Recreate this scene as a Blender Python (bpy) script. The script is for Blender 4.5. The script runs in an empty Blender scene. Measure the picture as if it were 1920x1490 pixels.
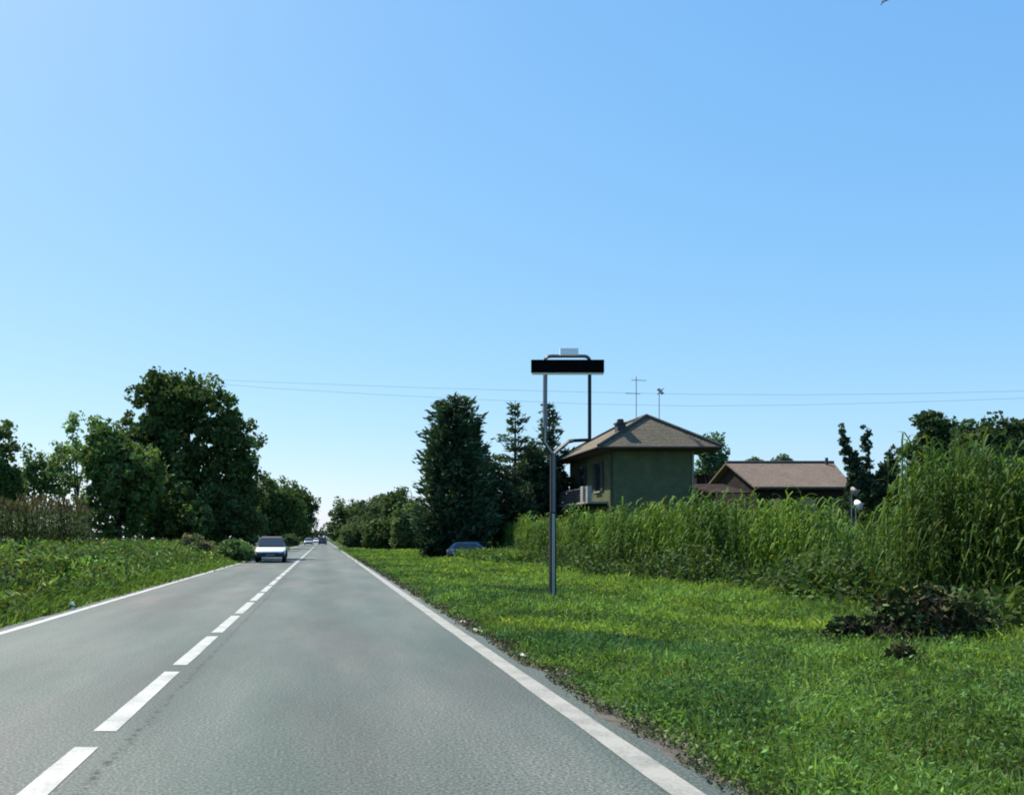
import bpy, bmesh, math, random
import numpy as np
from mathutils import Vector, Matrix

random.seed(7)
RNG = np.random.default_rng(11)
SC = bpy.context.scene
COL = SC.collection

# ------------------------------------------------------------------ camera, sky, sun, exposure
FPX, VX, VY, CAMH = 1600.0, 607.0, 1009.0, 1.4      # focal length and vanishing point measured in the 1920 px photograph
cam_d = bpy.data.cameras.new("camera")
cam_d.sensor_width = 36.0
cam_d.lens = 36.0 * FPX / 1920.0
cam_d.shift_x = (960 - VX) / 1920.0
cam_d.shift_y = (VY - 745) / 1920.0
cam_d.clip_start = 0.1
cam_d.clip_end = 6000
cam = bpy.data.objects.new("camera", cam_d)
cam.location = (0, 0, CAMH)
cam.rotation_euler = (math.radians(90), 0, 0)
COL.objects.link(cam)
SC.camera = cam

SUN_EL, SUN_AZ = math.radians(54), math.radians(-38)    # azimuth from +Y towards +X
world = bpy.data.worlds.new("World")
SC.world = world
world.use_nodes = True
wn = world.node_tree
for n in list(wn.nodes):
    wn.nodes.remove(n)
sky = wn.nodes.new("ShaderNodeTexSky")
sky.sky_type = 'NISHITA'
sky.sun_disc = False
sky.sun_elevation = SUN_EL
sky.sun_rotation = SUN_AZ
sky.altitude = 400
sky.air_density = 1.0
sky.dust_density = 0.8
sky.ozone_density = 8.0
bg = wn.nodes.new("ShaderNodeBackground")
bg.inputs["Strength"].default_value = 0.12
wo = wn.nodes.new("ShaderNodeOutputWorld")
# the camera's response to a bright sky: a soft shoulder per channel, the same over the whole sky
sep = wn.nodes.new("ShaderNodeSeparateColor")
com = wn.nodes.new("ShaderNodeCombineColor")
wn.links.new(sky.outputs[0], sep.inputs[0])
UNIT = 0.12 * 2.0                                # background strength times exposure
for i, (kk, gg) in enumerate(((0.74, 0.92), (0.77, 0.60), (0.93, 0.26))):
    pw = wn.nodes.new("ShaderNodeMath"); pw.operation = 'POWER'; pw.inputs[1].default_value = gg
    ml = wn.nodes.new("ShaderNodeMath"); ml.operation = 'MULTIPLY'; ml.inputs[1].default_value = kk * UNIT ** gg / UNIT
    wn.links.new(sep.outputs[i], pw.inputs[0])
    wn.links.new(pw.outputs[0], ml.inputs[0])
    wn.links.new(ml.outputs[0], com.inputs[i])
wn.links.new(com.outputs[0], bg.inputs[0])
wn.links.new(bg.outputs[0], wo.inputs[0])

sd = bpy.data.lights.new("sun", 'SUN')
sd.energy = 4.2
sd.angle = math.radians(0.53)
sd.color = (1.0, 0.95, 0.87)
sun = bpy.data.objects.new("sun", sd)
sdir = Vector((math.sin(SUN_AZ) * math.cos(SUN_EL), math.cos(SUN_AZ) * math.cos(SUN_EL), math.sin(SUN_EL)))
sun.rotation_euler = sdir.to_track_quat('Z', 'Y').to_euler()
sun.location = sdir * 60
COL.objects.link(sun)

SC.view_settings.view_transform = 'Standard'
SC.view_settings.look = 'None'
SC.view_settings.exposure = 1.0
SC.view_settings.gamma = 1.0
SC.view_settings.use_curve_mapping = False
SC.cycles.max_bounces = 8
SC.cycles.transparent_max_bounces = 4
SC.cycles.use_denoising = True
SC.cycles.filter_width = 1.9


def at(px, py, Y):
    """photograph pixel at a distance Y down the road -> world point"""
    return Vector(((px - VX) / FPX * Y, Y, CAMH - (py - VY) / FPX * Y))


# ------------------------------------------------------------------ materials
def new_mat(name):
    m = bpy.data.materials.new(name)
    m.use_nodes = True
    nt = m.node_tree
    return m, nt, nt.nodes["Principled BSDF"]


def ramp(nt, stops):
    r = nt.nodes.new("ShaderNodeValToRGB")
    e = r.color_ramp.elements
    while len(e) < len(stops):
        e.new(0.5)
    for i, (p, c) in enumerate(stops):
        e[i].position = p
        e[i].color = (*c, 1)
    return r


def noise(nt, scale, detail=3, rough=0.55, coord=None, stretch=None):
    n = nt.nodes.new("ShaderNodeTexNoise")
    n.inputs["Scale"].default_value = scale
    n.inputs["Detail"].default_value = detail
    n.inputs["Roughness"].default_value = rough
    tc = nt.nodes.new("ShaderNodeTexCoord")
    src = tc.outputs["Object"]
    if stretch:
        mp = nt.nodes.new("ShaderNodeMapping")
        mp.inputs["Scale"].default_value = stretch
        nt.links.new(src, mp.inputs[0])
        src = mp.outputs[0]
    nt.links.new(src, n.inputs["Vector"])
    return n


def mixc(nt, a, b, fac, mode='MIX'):
    m = nt.nodes.new("ShaderNodeMix")
    m.data_type = 'RGBA'
    m.blend_type = mode
    for sock, v in ((m.inputs[0], fac), (m.inputs[6], a), (m.inputs[7], b)):
        if hasattr(v, "links"):
            nt.links.new(v, sock)
        elif isinstance(v, (tuple, list)):
            sock.default_value = (*v, 1) if len(v) == 3 else v
        else:
            sock.default_value = v
    return m.outputs[2]


def bump(nt, bsdf, src, strength, dist):
    b = nt.nodes.new("ShaderNodeBump")
    b.inputs["Strength"].default_value = strength
    b.inputs["Distance"].default_value = dist
    nt.links.new(src, b.inputs["Height"])
    nt.links.new(b.outputs[0], bsdf.inputs["Normal"])


def plain(name, col, rough=0.6, metal=0.0, spec=0.5, vary=0.12, scale=3.0, coat=0.0):
    m, nt, b = new_mat(name)
    b.inputs["Roughness"].default_value = rough
    b.inputs["Metallic"].default_value = metal
    b.inputs["Specular IOR Level"].default_value = spec
    b.inputs["Coat Weight"].default_value = coat
    n = noise(nt, scale, 4)
    lo = tuple(max(0, c * (1 - vary)) for c in col)
    hi = tuple(min(1, c * (1 + vary)) for c in col)
    r = ramp(nt, [(0.3, lo), (0.7, hi)])
    nt.links.new(n.outputs["Fac"], r.inputs[0])
    nt.links.new(r.outputs[0], b.inputs["Base Color"])
    return m


def leaf_mat(name, transl=0.3, rough=0.7, spec=0.12):
    m, nt, b = new_mat(name)
    a = nt.nodes.new("ShaderNodeAttribute")
    a.attribute_name = "tint"
    b.inputs["Roughness"].default_value = rough
    b.inputs["Specular IOR Level"].default_value = spec
    nt.links.new(a.outputs["Color"], b.inputs["Base Color"])
    t = nt.nodes.new("ShaderNodeBsdfTranslucent")
    tc = mixc(nt, a.outputs["Color"], (1.0, 1.0, 0.45), 1.0, 'MULTIPLY')
    nt.links.new(tc, t.inputs["Color"])
    mx = nt.nodes.new("ShaderNodeMixShader")
    mx.inputs[0].default_value = transl
    nt.links.new(b.outputs[0], mx.inputs[1])
    nt.links.new(t.outputs[0], mx.inputs[2])
    nt.links.new(mx.outputs[0], nt.nodes["Material Output"].inputs[0])
    return m


def ground_mat():
    m, nt, b = new_mat("soil_and_turf")
    n1 = noise(nt, 0.35, 5)
    n2 = noise(nt, 9.0, 5)
    r1 = ramp(nt, [(0.35, (0.035, 0.06, 0.016)), (0.65, (0.075, 0.115, 0.03))])
    r2 = ramp(nt, [(0.3, (0.35, 0.33, 0.3)), (0.75, (1.0, 1.0, 1.0))])
    nt.links.new(n1.outputs["Fac"], r1.inputs[0])
    nt.links.new(n2.outputs["Fac"], r2.inputs[0])
    nt.links.new(mixc(nt, r1.outputs[0], r2.outputs[0], 1.0, 'MULTIPLY'), b.inputs["Base Color"])
    b.inputs["Roughness"].default_value = 0.95
    b.inputs["Specular IOR Level"].default_value = 0.1
    bump(nt, b, n2.outputs["Fac"], 0.6, 0.05)
    return m


def asphalt_mat():
    m, nt, b = new_mat("worn_asphalt")
    L = nt.links
    tc = nt.nodes.new("ShaderNodeTexCoord")
    sep = nt.nodes.new("ShaderNodeSeparateXYZ")
    L.new(tc.outputs["Object"], sep.inputs[0])
    agg = noise(nt, 46, 3, 0.75)
    agr = ramp(nt, [(0.33, (0.16, 0.18, 0.17)), (0.44, (0.72, 0.75, 0.73)), (0.54, (1.06, 1.06, 1.04)), (0.67, (2.1, 2.05, 1.95))])
    L.new(agg.outputs["Fac"], agr.inputs[0])
    big = noise(nt, 0.7, 5, 0.6, stretch=(1.0, 0.22, 1.0))
    bgr = ramp(nt, [(0.30, (0.048, 0.063, 0.053)), (0.48, (0.071, 0.086, 0.074)), (0.70, (0.118, 0.121, 0.107))])
    L.new(big.outputs["Fac"], bgr.inputs[0])
    hue = noise(nt, 0.33, 3, 0.5, stretch=(1.0, 0.4, 1.0))
    hur = ramp(nt, [(0.47, (0.98, 1.02, 0.99)), (0.62, (1.16, 0.98, 0.98))])
    L.new(hue.outputs["Fac"], hur.inputs[0])
    c = mixc(nt, bgr.outputs[0], agr.outputs[0], 1.0, 'MULTIPLY')
    c = mixc(nt, c, hur.outputs[0], 1.0, 'MULTIPLY')
    # the oil-stained strip between the wheel tracks of each lane, polished tracks beside it
    mr = nt.nodes.new("ShaderNodeMapRange")
    mr.inputs["From Min"].default_value = -5.0
    mr.inputs["From Max"].default_value = 2.3
    wob = noise(nt, 0.5, 3)
    ad = nt.nodes.new("ShaderNodeMath"); ad.operation = 'MULTIPLY_ADD'
    ad.inputs[1].default_value = 0.35
    L.new(wob.outputs["Fac"], ad.inputs[0]); L.new(sep.outputs["X"], ad.inputs[2])
    L.new(ad.outputs[0], mr.inputs["Value"])
    def p(x):
        return (x + 0.17 + 5.0) / 7.3
    tr = ramp(nt, [(0.0, (0.9, 0.9, 0.9)), (p(-4.1), (1.06, 1.06, 1.06)), (p(-3.2), (0.78, 0.80, 0.79)), (p(-2.4), (1.06, 1.06, 1.06)),
                   (p(-1.45), (0.82, 0.83, 0.82)), (p(-0.75), (1.05, 1.05, 1.05)), (p(0.1), (0.72, 0.75, 0.74)), (p(0.9), (1.05, 1.05, 1.05)),
                   (p(1.9), (0.95, 0.95, 0.95))])
    L.new(mr.outputs[0], tr.inputs[0])
    c = mixc(nt, c, tr.outputs[0], 1.0, 'MULTIPLY')
    # the opened paving joint beside the centre line
    jn = noise(nt, 2.2, 6, 0.7)
    j1 = nt.nodes.new("ShaderNodeMath"); j1.operation = 'MULTIPLY_ADD'
    j1.inputs[1].default_value = 0.16
    L.new(jn.outputs["Fac"], j1.inputs[0]); L.new(sep.outputs["X"], j1.inputs[2])
    j2 = nt.nodes.new("ShaderNodeMath"); j2.operation = 'ADD'; j2.inputs[1].default_value = 1.265
    L.new(j1.outputs[0], j2.inputs[0])
    j3 = nt.nodes.new("ShaderNodeMath"); j3.operation = 'ABSOLUTE'
    L.new(j2.outputs[0], j3.inputs[0])
    jm = nt.nodes.new("ShaderNodeMapRange")
    jm.inputs["From Min"].default_value = 0.004
    jm.inputs["From Max"].default_value = 0.045
    jm.inputs["To Min"].default_value = 1.0
    jm.inputs["To Max"].default_value = 0.0
    L.new(j3.outputs[0], jm.inputs["Value"])
    jb = noise(nt, 13.0, 4, 0.75)
    jbr = ramp(nt, [(0.49, (0, 0, 0)), (0.54, (1, 1, 1))])
    L.new(jb.outputs["Fac"], jbr.inputs[0])
    jf = nt.nodes.new("ShaderNodeMath"); jf.operation = 'MULTIPLY'
    L.new(jm.outputs[0], jf.inputs[0]); L.new(jbr.outputs[0], jf.inputs[1])
    c = mixc(nt, c, (0.012, 0.014, 0.014), jf.outputs[0])
    L.new(c, b.inputs["Base Color"])
    b.inputs["Roughness"].default_value = 0.68
    b.inputs["Specular IOR Level"].default_value = 0.3
    bump(nt, b, agg.outputs["Fac"], 0.35, 0.006)
    return m


def paint_mat(name, base, worn):
    m, nt, b = new_mat(name)
    n = noise(nt, 35, 6, 0.75)
    n2 = noise(nt, 2.5, 4, 0.6)
    ad = nt.nodes.new("ShaderNodeMath"); ad.operation = 'MULTIPLY'
    nt.links.new(n.outputs["Fac"], ad.inputs[0]); nt.links.new(n2.outputs["Fac"], ad.inputs[1])
    r = ramp(nt, [(0.13, worn), (0.2, tuple(0.5 * (a + c) for a, c in zip(base, worn))), (0.30, base)])
    nt.links.new(ad.outputs[0], r.inputs[0])
    nt.links.new(r.outputs[0], b.inputs["Base Color"])
    b.inputs["Roughness"].default_value = 0.65
    return m


def roof_mat(name, c1, c2, c3, axis_scale):
    m, nt, b = new_mat(name)
    n = noise(nt, 0.9, 5, 0.7)
    r = ramp(nt, [(0.3, c1), (0.52, c2), (0.72, c3)])
    nt.links.new(n.outputs["Fac"], r.inputs[0])
    n2 = noise(nt, 7, 3, 0.6)
    r2 = ramp(nt, [(0.3, (0.6, 0.6, 0.6)), (0.7, (1.25, 1.22, 1.18))])
    nt.links.new(n2.outputs["Fac"], r2.inputs[0])
    nt.links.new(mixc(nt, r.outputs[0], r2.outputs[0], 1.0, 'MULTIPLY'), b.inputs["Base Color"])
    w = nt.nodes.new("ShaderNodeTexWave")
    w.bands_direction = 'Z'
    w.inputs["Scale"].default_value = axis_scale
    w.inputs["Distortion"].default_value = 0.3
    tc = nt.nodes.new("ShaderNodeTexCoord")
    nt.links.new(tc.outputs["Object"], w.inputs["Vector"])
    bump(nt, b, w.outputs["Fac"], 0.5, 0.06)
    b.inputs["Roughness"].default_value = 0.9
    b.inputs["Specular IOR Level"].default_value = 0.2
    return m


M = {}
M['ground'] = ground_mat()
M['asphalt'] = asphalt_mat()
M['line'] = paint_mat("white_road_paint", (0.36, 0.355, 0.32), (0.19, 0.19, 0.17))
M['line_dirty'] = paint_mat("yellowed_road_paint", (0.28, 0.265, 0.22), (0.14, 0.14, 0.12))
M['dirt'] = plain("roadside_dirt", (0.085, 0.078, 0.062), 0.95, vary=0.5, scale=6, spec=0.1)
M['leaf'] = leaf_mat("tree_leaf", 0.3)
M['needle'] = leaf_mat("conifer_needle", 0.2, 0.7)
M['crop'] = leaf_mat("crop_leaf", 0.34)
M['grass'] = leaf_mat("grass_blade", 0.42, 0.7, 0.12)
M['dry'] = leaf_mat("dry_stem", 0.05, 0.9, 0.1)
M['bark'] = plain("bark", (0.075, 0.06, 0.045), 0.95, vary=0.4, scale=5, spec=0.1)
M['steel'] = plain("galvanised_steel", (0.36, 0.35, 0.31), 0.55, 0.2, vary=0.1)
M['steel_grey'] = plain("weathered_grey_steel", (0.20, 0.205, 0.215), 0.6, 0.1, vary=0.1)
M['steel_dark'] = plain("dark_painted_steel", (0.012, 0.014, 0.02), 0.55, spec=0.3, vary=0.2)
M['steel_mid'] = plain("slate_painted_steel", (0.16, 0.165, 0.18), 0.5, spec=0.3, vary=0.15)
M['black'] = plain("black_board", (0.0022, 0.0022, 0.0024), 0.85, spec=0.08, vary=0.1)
M['white'] = plain("white_board", (0.93, 0.93, 0.93), 0.5, vary=0.02)
M['cream'] = plain("cream_trim", (0.75, 0.68, 0.48), 0.6, vary=0.05)
M['plaster'] = plain("olive_plaster", (0.098, 0.112, 0.060), 0.95, vary=0.22, scale=1.2, spec=0.1)
M['plinth'] = plain("stone_plinth", (0.12, 0.11, 0.1), 0.95, vary=0.3, scale=2)
M['roof_a'] = roof_mat("lichened_roof_tile", (0.105, 0.112, 0.072), (0.145, 0.118, 0.082), (0.18, 0.142, 0.10), 2.6)
M['roof_b'] = roof_mat("brown_roof_tile", (0.15, 0.112, 0.085), (0.185, 0.138, 0.105), (0.22, 0.155, 0.12), 2.6)
M['ridge'] = plain("ridge_tile", (0.075, 0.065, 0.055), 0.9, vary=0.3)
M['soffit'] = plain("dark_timber_soffit", (0.045, 0.038, 0.03), 0.9, vary=0.2)
M['shutter'] = plain("dark_green_shutter", (0.02, 0.028, 0.02), 0.7, vary=0.2)
M['brick_dark'] = plain("dark_brown_wall", (0.028, 0.022, 0.019), 0.95, vary=0.3, scale=2, spec=0.08)
M['porch'] = plain("old_brown_tile", (0.034, 0.024, 0.02), 0.95, vary=0.3, scale=2, spec=0.05)
M['concrete'] = plain("pale_concrete", (0.27, 0.265, 0.235), 0.9, vary=0.2)
M['glass'] = plain("dark_glass", (0.02, 0.03, 0.035), 0.08, spec=0.8, vary=0.1)
M['rubber'] = plain("tyre_rubber", (0.012, 0.012, 0.013), 0.8, vary=0.2)
M['plastic'] = plain("black_plastic", (0.014, 0.015, 0.016), 0.6, vary=0.2)
M['rim'] = plain("alloy_rim", (0.35, 0.36, 0.37), 0.35, 0.8)
M['lamp'] = plain("headlamp_lens", (0.10, 0.115, 0.13), 0.12, spec=0.9)
M['tail'] = plain("red_tail_lamp", (0.22, 0.012, 0.01), 0.25)
M['plate'] = plain("number_plate", (0.12, 0.12, 0.12), 0.5, vary=0.03)
M['car_white'] = plain("white_car_paint", (0.84, 0.85, 0.86), 0.25, vary=0.02, coat=0.6)
M['car_silver'] = plain("silver_car_paint", (0.42, 0.44, 0.46), 0.3, 0.4, vary=0.03, coat=0.5)
M['car_grey'] = plain("dark_grey_car_paint", (0.055, 0.065, 0.075), 0.28, 0.2, vary=0.05, coat=0.6)
M['car_blue'] = plain("blue_grey_car_paint", (0.13, 0.17, 0.21), 0.3, 0.3, vary=0.05, coat=0.5)
M['stone'] = plain("pale_stone", (0.5, 0.5, 0.42), 0.9, vary=0.2)
M['feather'] = plain("dark_feather", (0.02, 0.022, 0.028), 0.9)
M['wood_pole'] = plain("grey_timber_pole", (0.17, 0.15, 0.13), 0.95, vary=0.25)
M['clay'] = plain("chimney_render", (0.05, 0.052, 0.055), 0.95, vary=0.3)


# ------------------------------------------------------------------ builders
def tag(o, label=None, cat=None, group=None, kind=None):
    if label: o["label"] = label
    if cat: o["category"] = cat
    if group: o["group"] = group
    if kind: o["kind"] = kind
    return o


def empty(name, loc=(0, 0, 0), rz=0.0):
    o = bpy.data.objects.new(name, None)
    o.empty_display_size = 0.3
    o.location = loc
    o.rotation_euler = (0, 0, rz)
    COL.objects.link(o)
    return o


class MB:
    def __init__(s):
        s.v, s.f = [], []

    def add(s, vs, fs):
        k = len(s.v)
        s.v += [tuple(v) for v in vs]
        s.f += [tuple(i + k for i in f) for f in fs]
        return s

    def box(s, x0, x1, y0, y1, z0, z1):
        vs = [(x, y, z) for z in (z0, z1) for y in (y0, y1) for x in (x0, x1)]
        return s.add(vs, [(0, 2, 3, 1), (4, 5, 7, 6), (0, 1, 5, 4), (2, 6, 7, 3), (0, 4, 6, 2), (1, 3, 7, 5)])

    def tube(s, pts, rad, n=8, cap=True):
        pts = [Vector(p) for p in pts]
        rads = rad if isinstance(rad, (list, tuple)) else [rad] * len(pts)
        rings = []
        ref = None
        for i, p in enumerate(pts):
            if i == 0: d = pts[1] - p
            elif i == len(pts) - 1: d = p - pts[i - 1]
            else: d = (pts[i + 1] - p).normalized() + (p - pts[i - 1]).normalized()
            d.normalize()
            if ref is None or abs(ref.dot(d)) > 0.97:
                ref = Vector((0, 1, 0)) if abs(d.y) < 0.9 else Vector((1, 0, 0))
            u = d.cross(ref).normalized()
            w = u.cross(d).normalized()
            rings.append([p + (u * math.cos(2 * math.pi * k / n) + w * math.sin(2 * math.pi * k / n)) * rads[i] for k in range(n)])
        return s.loft(rings, cap)

    def loft(s, rings, cap=True):
        n = len(rings[0])
        vs = [p for r in rings for p in r]
        fs = []
        for i in range(len(rings) - 1):
            for k in range(n):
                a, b = i * n + k, i * n + (k + 1) % n
                fs.append((a, b, b + n, a + n))
        if cap:
            fs.append(tuple(reversed(range(n))))
            fs.append(tuple(range((len(rings) - 1) * n, len(rings) * n)))
        return s.add(vs, fs)

    def disc(s, c, r, axis, depth, n=20, taper=1.0):
        c = Vector(c)
        a = Vector(axis).normalized()
        return s.tube([c, c + a * depth], [r, r * taper], n)

    def build(s, name, mat, parent=None, smooth=False, loc=None):
        me = bpy.data.meshes.new(name)
        me.from_pydata(s.v, [], s.f)
        bm = bmesh.new(); bm.from_mesh(me)
        bmesh.ops.recalc_face_normals(bm, faces=bm.faces)
        bm.to_mesh(me); bm.free()
        if smooth:
            me.polygons.foreach_set("use_smooth", [True] * len(me.polygons))
        me.materials.append(mat)
        o = bpy.data.objects.new(name, me)
        if loc is not None: o.location = loc
        if parent is not None: o.parent = parent
        COL.objects.link(o)
        return o


def mesh_np(name, V, F, mat, tint=None, parent=None, loc=None):
    """V (n,3), F (m,k) with k = 3 or 4; tint (n,3) per vertex"""
    V = np.ascontiguousarray(V, dtype=np.float32); F = np.ascontiguousarray(F, dtype=np.int32)
    me = bpy.data.meshes.new(name)
    k = F.shape[1]
    me.vertices.add(len(V)); me.vertices.foreach_set("co", V.ravel())
    me.loops.add(F.size); me.loops.foreach_set("vertex_index", F.ravel())
    me.polygons.add(len(F))
    me.polygons.foreach_set("loop_start", np.arange(len(F), dtype=np.int32) * k)
    me.polygons.foreach_set("loop_total", np.full(len(F), k, dtype=np.int32))
    me.update(calc_edges=True)
    if tint is not None:
        a = me.attributes.new("tint", 'FLOAT_COLOR', 'POINT')
        rgba = np.ones((len(V), 4), dtype=np.float32); rgba[:, :3] = tint
        a.data.foreach_set("color", rgba.ravel())
    me.materials.append(mat)
    o = bpy.data.objects.new(name, me)
    if loc is not None: o.location = loc
    if parent is not None: o.parent = parent
    COL.objects.link(o)
    return o


def unit(a):
    return a / np.maximum(np.linalg.norm(a, axis=1, keepdims=True), 1e-9)


def cards(C, size, rng, elong=1.0, axis=None, jitter=1.0):
    """a rhombus leaf at each centre; its long axis is random or scattered round the given axis"""
    n = len(C)
    u = unit(rng.normal(size=(n, 3)))
    if axis is not None:
        u = unit(axis + jitter * u)
    w = unit(np.cross(u, unit(rng.normal(size=(n, 3)))))
    s = np.broadcast_to(np.asarray(size, dtype=float), (n,))[:, None]
    a, b = u * s * elong * 0.5, w * s * 0.5
    V = np.stack([C - a, C + b * 0.8 - a * 0.1, C + a, C - b * 0.8 - a * 0.1], axis=1).reshape(-1, 3)
    F = np.arange(4 * n).reshape(n, 4)
    return V, F


def tints(n, base, rng, var=0.25, warm=0.12):
    b = np.array(base)
    k = np.exp(rng.normal(0, var, size=(n, 1)))
    t = b * k
    t[:, 0] *= np.exp(rng.normal(0, warm, n))
    return np.clip(t, 0.003, 0.9)


def rand_ball(n, rng):
    return unit(rng.normal(size=(n, 3))) * rng.random((n, 1)) ** (1 / 3)


def crown_mesh(lobes, nclump, clump_r, nleaf, leaf, base, rng, elong=1.3, shell=0.6, up=0.0):
    """lobes: (cx,cy,cz,rx,ry,rz); clumps of leaves spread through the lobes, denser near the outside"""
    L = np.array(lobes, dtype=float)
    wgt = (L[:, 3] * L[:, 4] * L[:, 5]) ** 0.667
    idx = rng.choice(len(L), nclump, p=wgt / wgt.sum())
    d = unit(rng.normal(size=(nclump, 3)))
    rr = np.where(rng.random(nclump) < shell, rng.uniform(0.75, 1.05, nclump), rng.random(nclump) ** 0.5 * 0.8)
    C = L[idx, :3] + d * rr[:, None] * L[idx, 3:]
    keep = C[:, 2] > 0.15
    C = C[keep]; nc = len(C)
    cr = clump_r * rng.uniform(0.5, 1.35, nc)
    ct = tints(nc, np.array(base) * 2.1, rng, 0.22, 0.1)
    k = np.repeat(np.arange(nc), nleaf)
    P = C[k] + rand_ball(len(k), rng) * cr[k][:, None] * np.array([1, 1, 0.8])
    ok = P[:, 2] > 0.03
    P, k = P[ok], k[ok]
    s = leaf * rng.uniform(0.55, 1.35, len(P))
    ax = np.tile(np.array([[0, 0, up]]), (len(P), 1)) if up else None
    V, F = cards(P, s, rng, elong, ax)
    T = ct[k] * np.exp(rng.normal(0, 0.15, (len(k), 1)))
    return V, F, np.repeat(np.clip(T, 0.003, 0.6), 4, axis=0)


def tree(name, label, cat, base, lobes, nclump, clump_r, nleaf, leaf, col, trunk_h, trunk_r, group=None, seed=1, mat='leaf', elong=1.3, limbs=5, up=0.0, shell=0.6):
    rng = np.random.default_rng(seed)
    root = empty(name, base)
    tag(root, label, cat, group)
    V, F, T = crown_mesh(lobes, nclump, clump_r, nleaf, leaf, col, rng, elong, shell, up)
    mesh_np('crown', V, F, M[mat], T, root)
    mb = MB()
    bend = rng.normal(0, 0.12, 2)
    mb.tube([(0, 0, -0.2), (bend[0], bend[1], trunk_h * 0.35), (bend[0] * 2, bend[1] * 1.5, trunk_h * 0.7), (bend[0], bend[1], trunk_h)],
            [trunk_r * 1.25, trunk_r, trunk_r * 0.7, trunk_r * 0.25], 8)
    for i in range(limbs):
        l = lobes[i % len(lobes)]
        z0 = trunk_h * rng.uniform(0.3, 0.7)
        e = Vector(l[:3]) + Vector(rng.normal(0, 0.4, 3)) * min(l[3:])
        mid = Vector((bend[0], bend[1], z0)).lerp(e, 0.5) + Vector((0, 0, 0.3))
        mb.tube([(bend[0] * 1.5, bend[1], z0), mid, e], [trunk_r * 0.45, trunk_r * 0.28, trunk_r * 0.08], 6)
    mb.build('trunk', M['bark'], root, True)
    return root


def conifer(name, label, base, H, R, col, seed, whorl=0.55, droop=-0.05, tips=0.35, nper=9, leaf=0.42, z0=0.4, power=0.8, tops=(), dens=26, group=None):
    """trunk with whorls of branches; sprays of needles along every branch"""
    rng = np.random.default_rng(seed)
    root = empty(name, base)
    tag(root, label, 'tree', group)
    P, A, Tn, mb = [], [], [], MB()
    stems = [(0.0, 0.0, H, R)] + list(tops)
    for (sx, sy, sh, sr) in stems:
        mb.tube([(sx * 0.3, sy * 0.3, -0.2), (sx, sy, sh * 0.5), (sx, sy, sh)], [0.03 * sh * 0.6, 0.02 * sh * 0.6, 0.02], 8)
        z = z0
        while z < sh - 0.2:
            t = (z - z0) / (sh - z0)
            rl = sr * ((1 - t) ** power) * (0.75 + 0.25 * min(1, t / 0.12)) + 0.12
            nb = max(4, int(nper * (1 - t * 0.5)))
            a0 = rng.random() * 6.28
            for b in range(nb):
                a = a0 + 6.283 * b / nb + rng.normal(0, 0.2)
                ln = rl * rng.uniform(0.5, 1.2)
                d = np.array([math.cos(a), math.sin(a), 0])
                e = np.array([sx, sy, z]) + d * ln + np.array([0, 0, ln * (droop + tips)])
                m = np.array([sx, sy, z]) + d * ln * 0.55 + np.array([0, 0, ln * droop * 0.5])
                if ln > 0.8:
                    mb.tube([(sx, sy, z), tuple(m), tuple(e)], [0.03, 0.02, 0.008], 4, False)
                k = max(8, int(dens * ln))
                tt = rng.random(k) ** 0.6
                pos = np.where(tt[:, None] < 0.55, np.array([sx, sy, z]) + (m - np.array([sx, sy, z])) * (tt / 0.55)[:, None],
                               m + (e - m) * ((tt - 0.55) / 0.45)[:, None])
                pos = pos + rng.normal(0, 0.13 + 0.05 * ln, (k, 3)) * np.array([1, 1, 0.75])
                P.append(pos); A.append(np.tile(d + np.array([0, 0, 0.35]), (k, 1)))
                Tn.append(np.repeat(tints(1, np.array(col) * 2.7, rng, 0.2, 0.08), k, axis=0))
            z += whorl * rng.uniform(0.8, 1.2) * (1 - 0.4 * t)
    P = np.concatenate(P); A = np.concatenate(A); Tn = np.concatenate(Tn)
    ok = P[:, 2] > 0.05
    P, A, Tn = P[ok], A[ok], Tn[ok]
    V, F = cards(P, leaf * 0.42 * rng.uniform(0.7, 1.3, len(P)), rng, 2.6, A, 0.7)
    Tn = np.clip(Tn * np.exp(rng.normal(0, 0.18, (len(P), 1))), 0.002, 0.5)
    mesh_np('crown', V, F, M['needle'], np.repeat(Tn, 4, axis=0), root)
    mb.build('trunk', M['bark'], root, True)
    return root


# ------------------------------------------------------------------ ground and road
g = MB()
g.add([(-2500, -300, -0.05), (2500, -300, -0.05), (2500, 3000, -0.05), (-2500, 3000, -0.05)], [(0, 1, 2, 3)])
tag(g.build('ground', M['ground']), 'flat grassy farmland spreading away from both sides of the road', 'ground', kind='structure')

ROAD_L, ROAD_R, ROAD_END = -5.02, 2.24, 430.0
ys = list(np.concatenate([np.arange(-6, 40, 0.25), np.arange(40, 120, 2.0), np.arange(120, ROAD_END + 1, 10.0)]))
def edge_r(y): return ROAD_R + 0.05 * math.sin(y * 1.7) + 0.035 * math.sin(y * 4.3 + 1) + 0.02 * math.sin(y * 11.1)
def edge_l(y): return ROAD_L - 0.05 * math.sin(y * 1.3 + 2) - 0.03 * math.sin(y * 5.1)
rb = MB()
vs, fs = [], []
for y in ys:
    vs += [(edge_l(y), y, 0.0), (edge_r(y), y, 0.0)]
for i in range(len(ys) - 1):
    a = 2 * i
    fs.append((a, a + 1, a + 3, a + 2))
k = len(vs)
for y in ys:
    vs += [(edge_l(y) - 0.02, y, -0.06), (edge_r(y) + 0.02, y, -0.06)]
for i in range(len(ys) - 1):
    a, b = 2 * i, k + 2 * i
    fs.append((a, a + 2, b + 2, b)); fs.append((a + 1, b + 1, b + 3, a + 3))
rb.add(vs, fs)
road = rb.build('road', M['asphalt'])
tag(road, 'straight two lane grey asphalt road running away to the trees', 'road', kind='structure')


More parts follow.
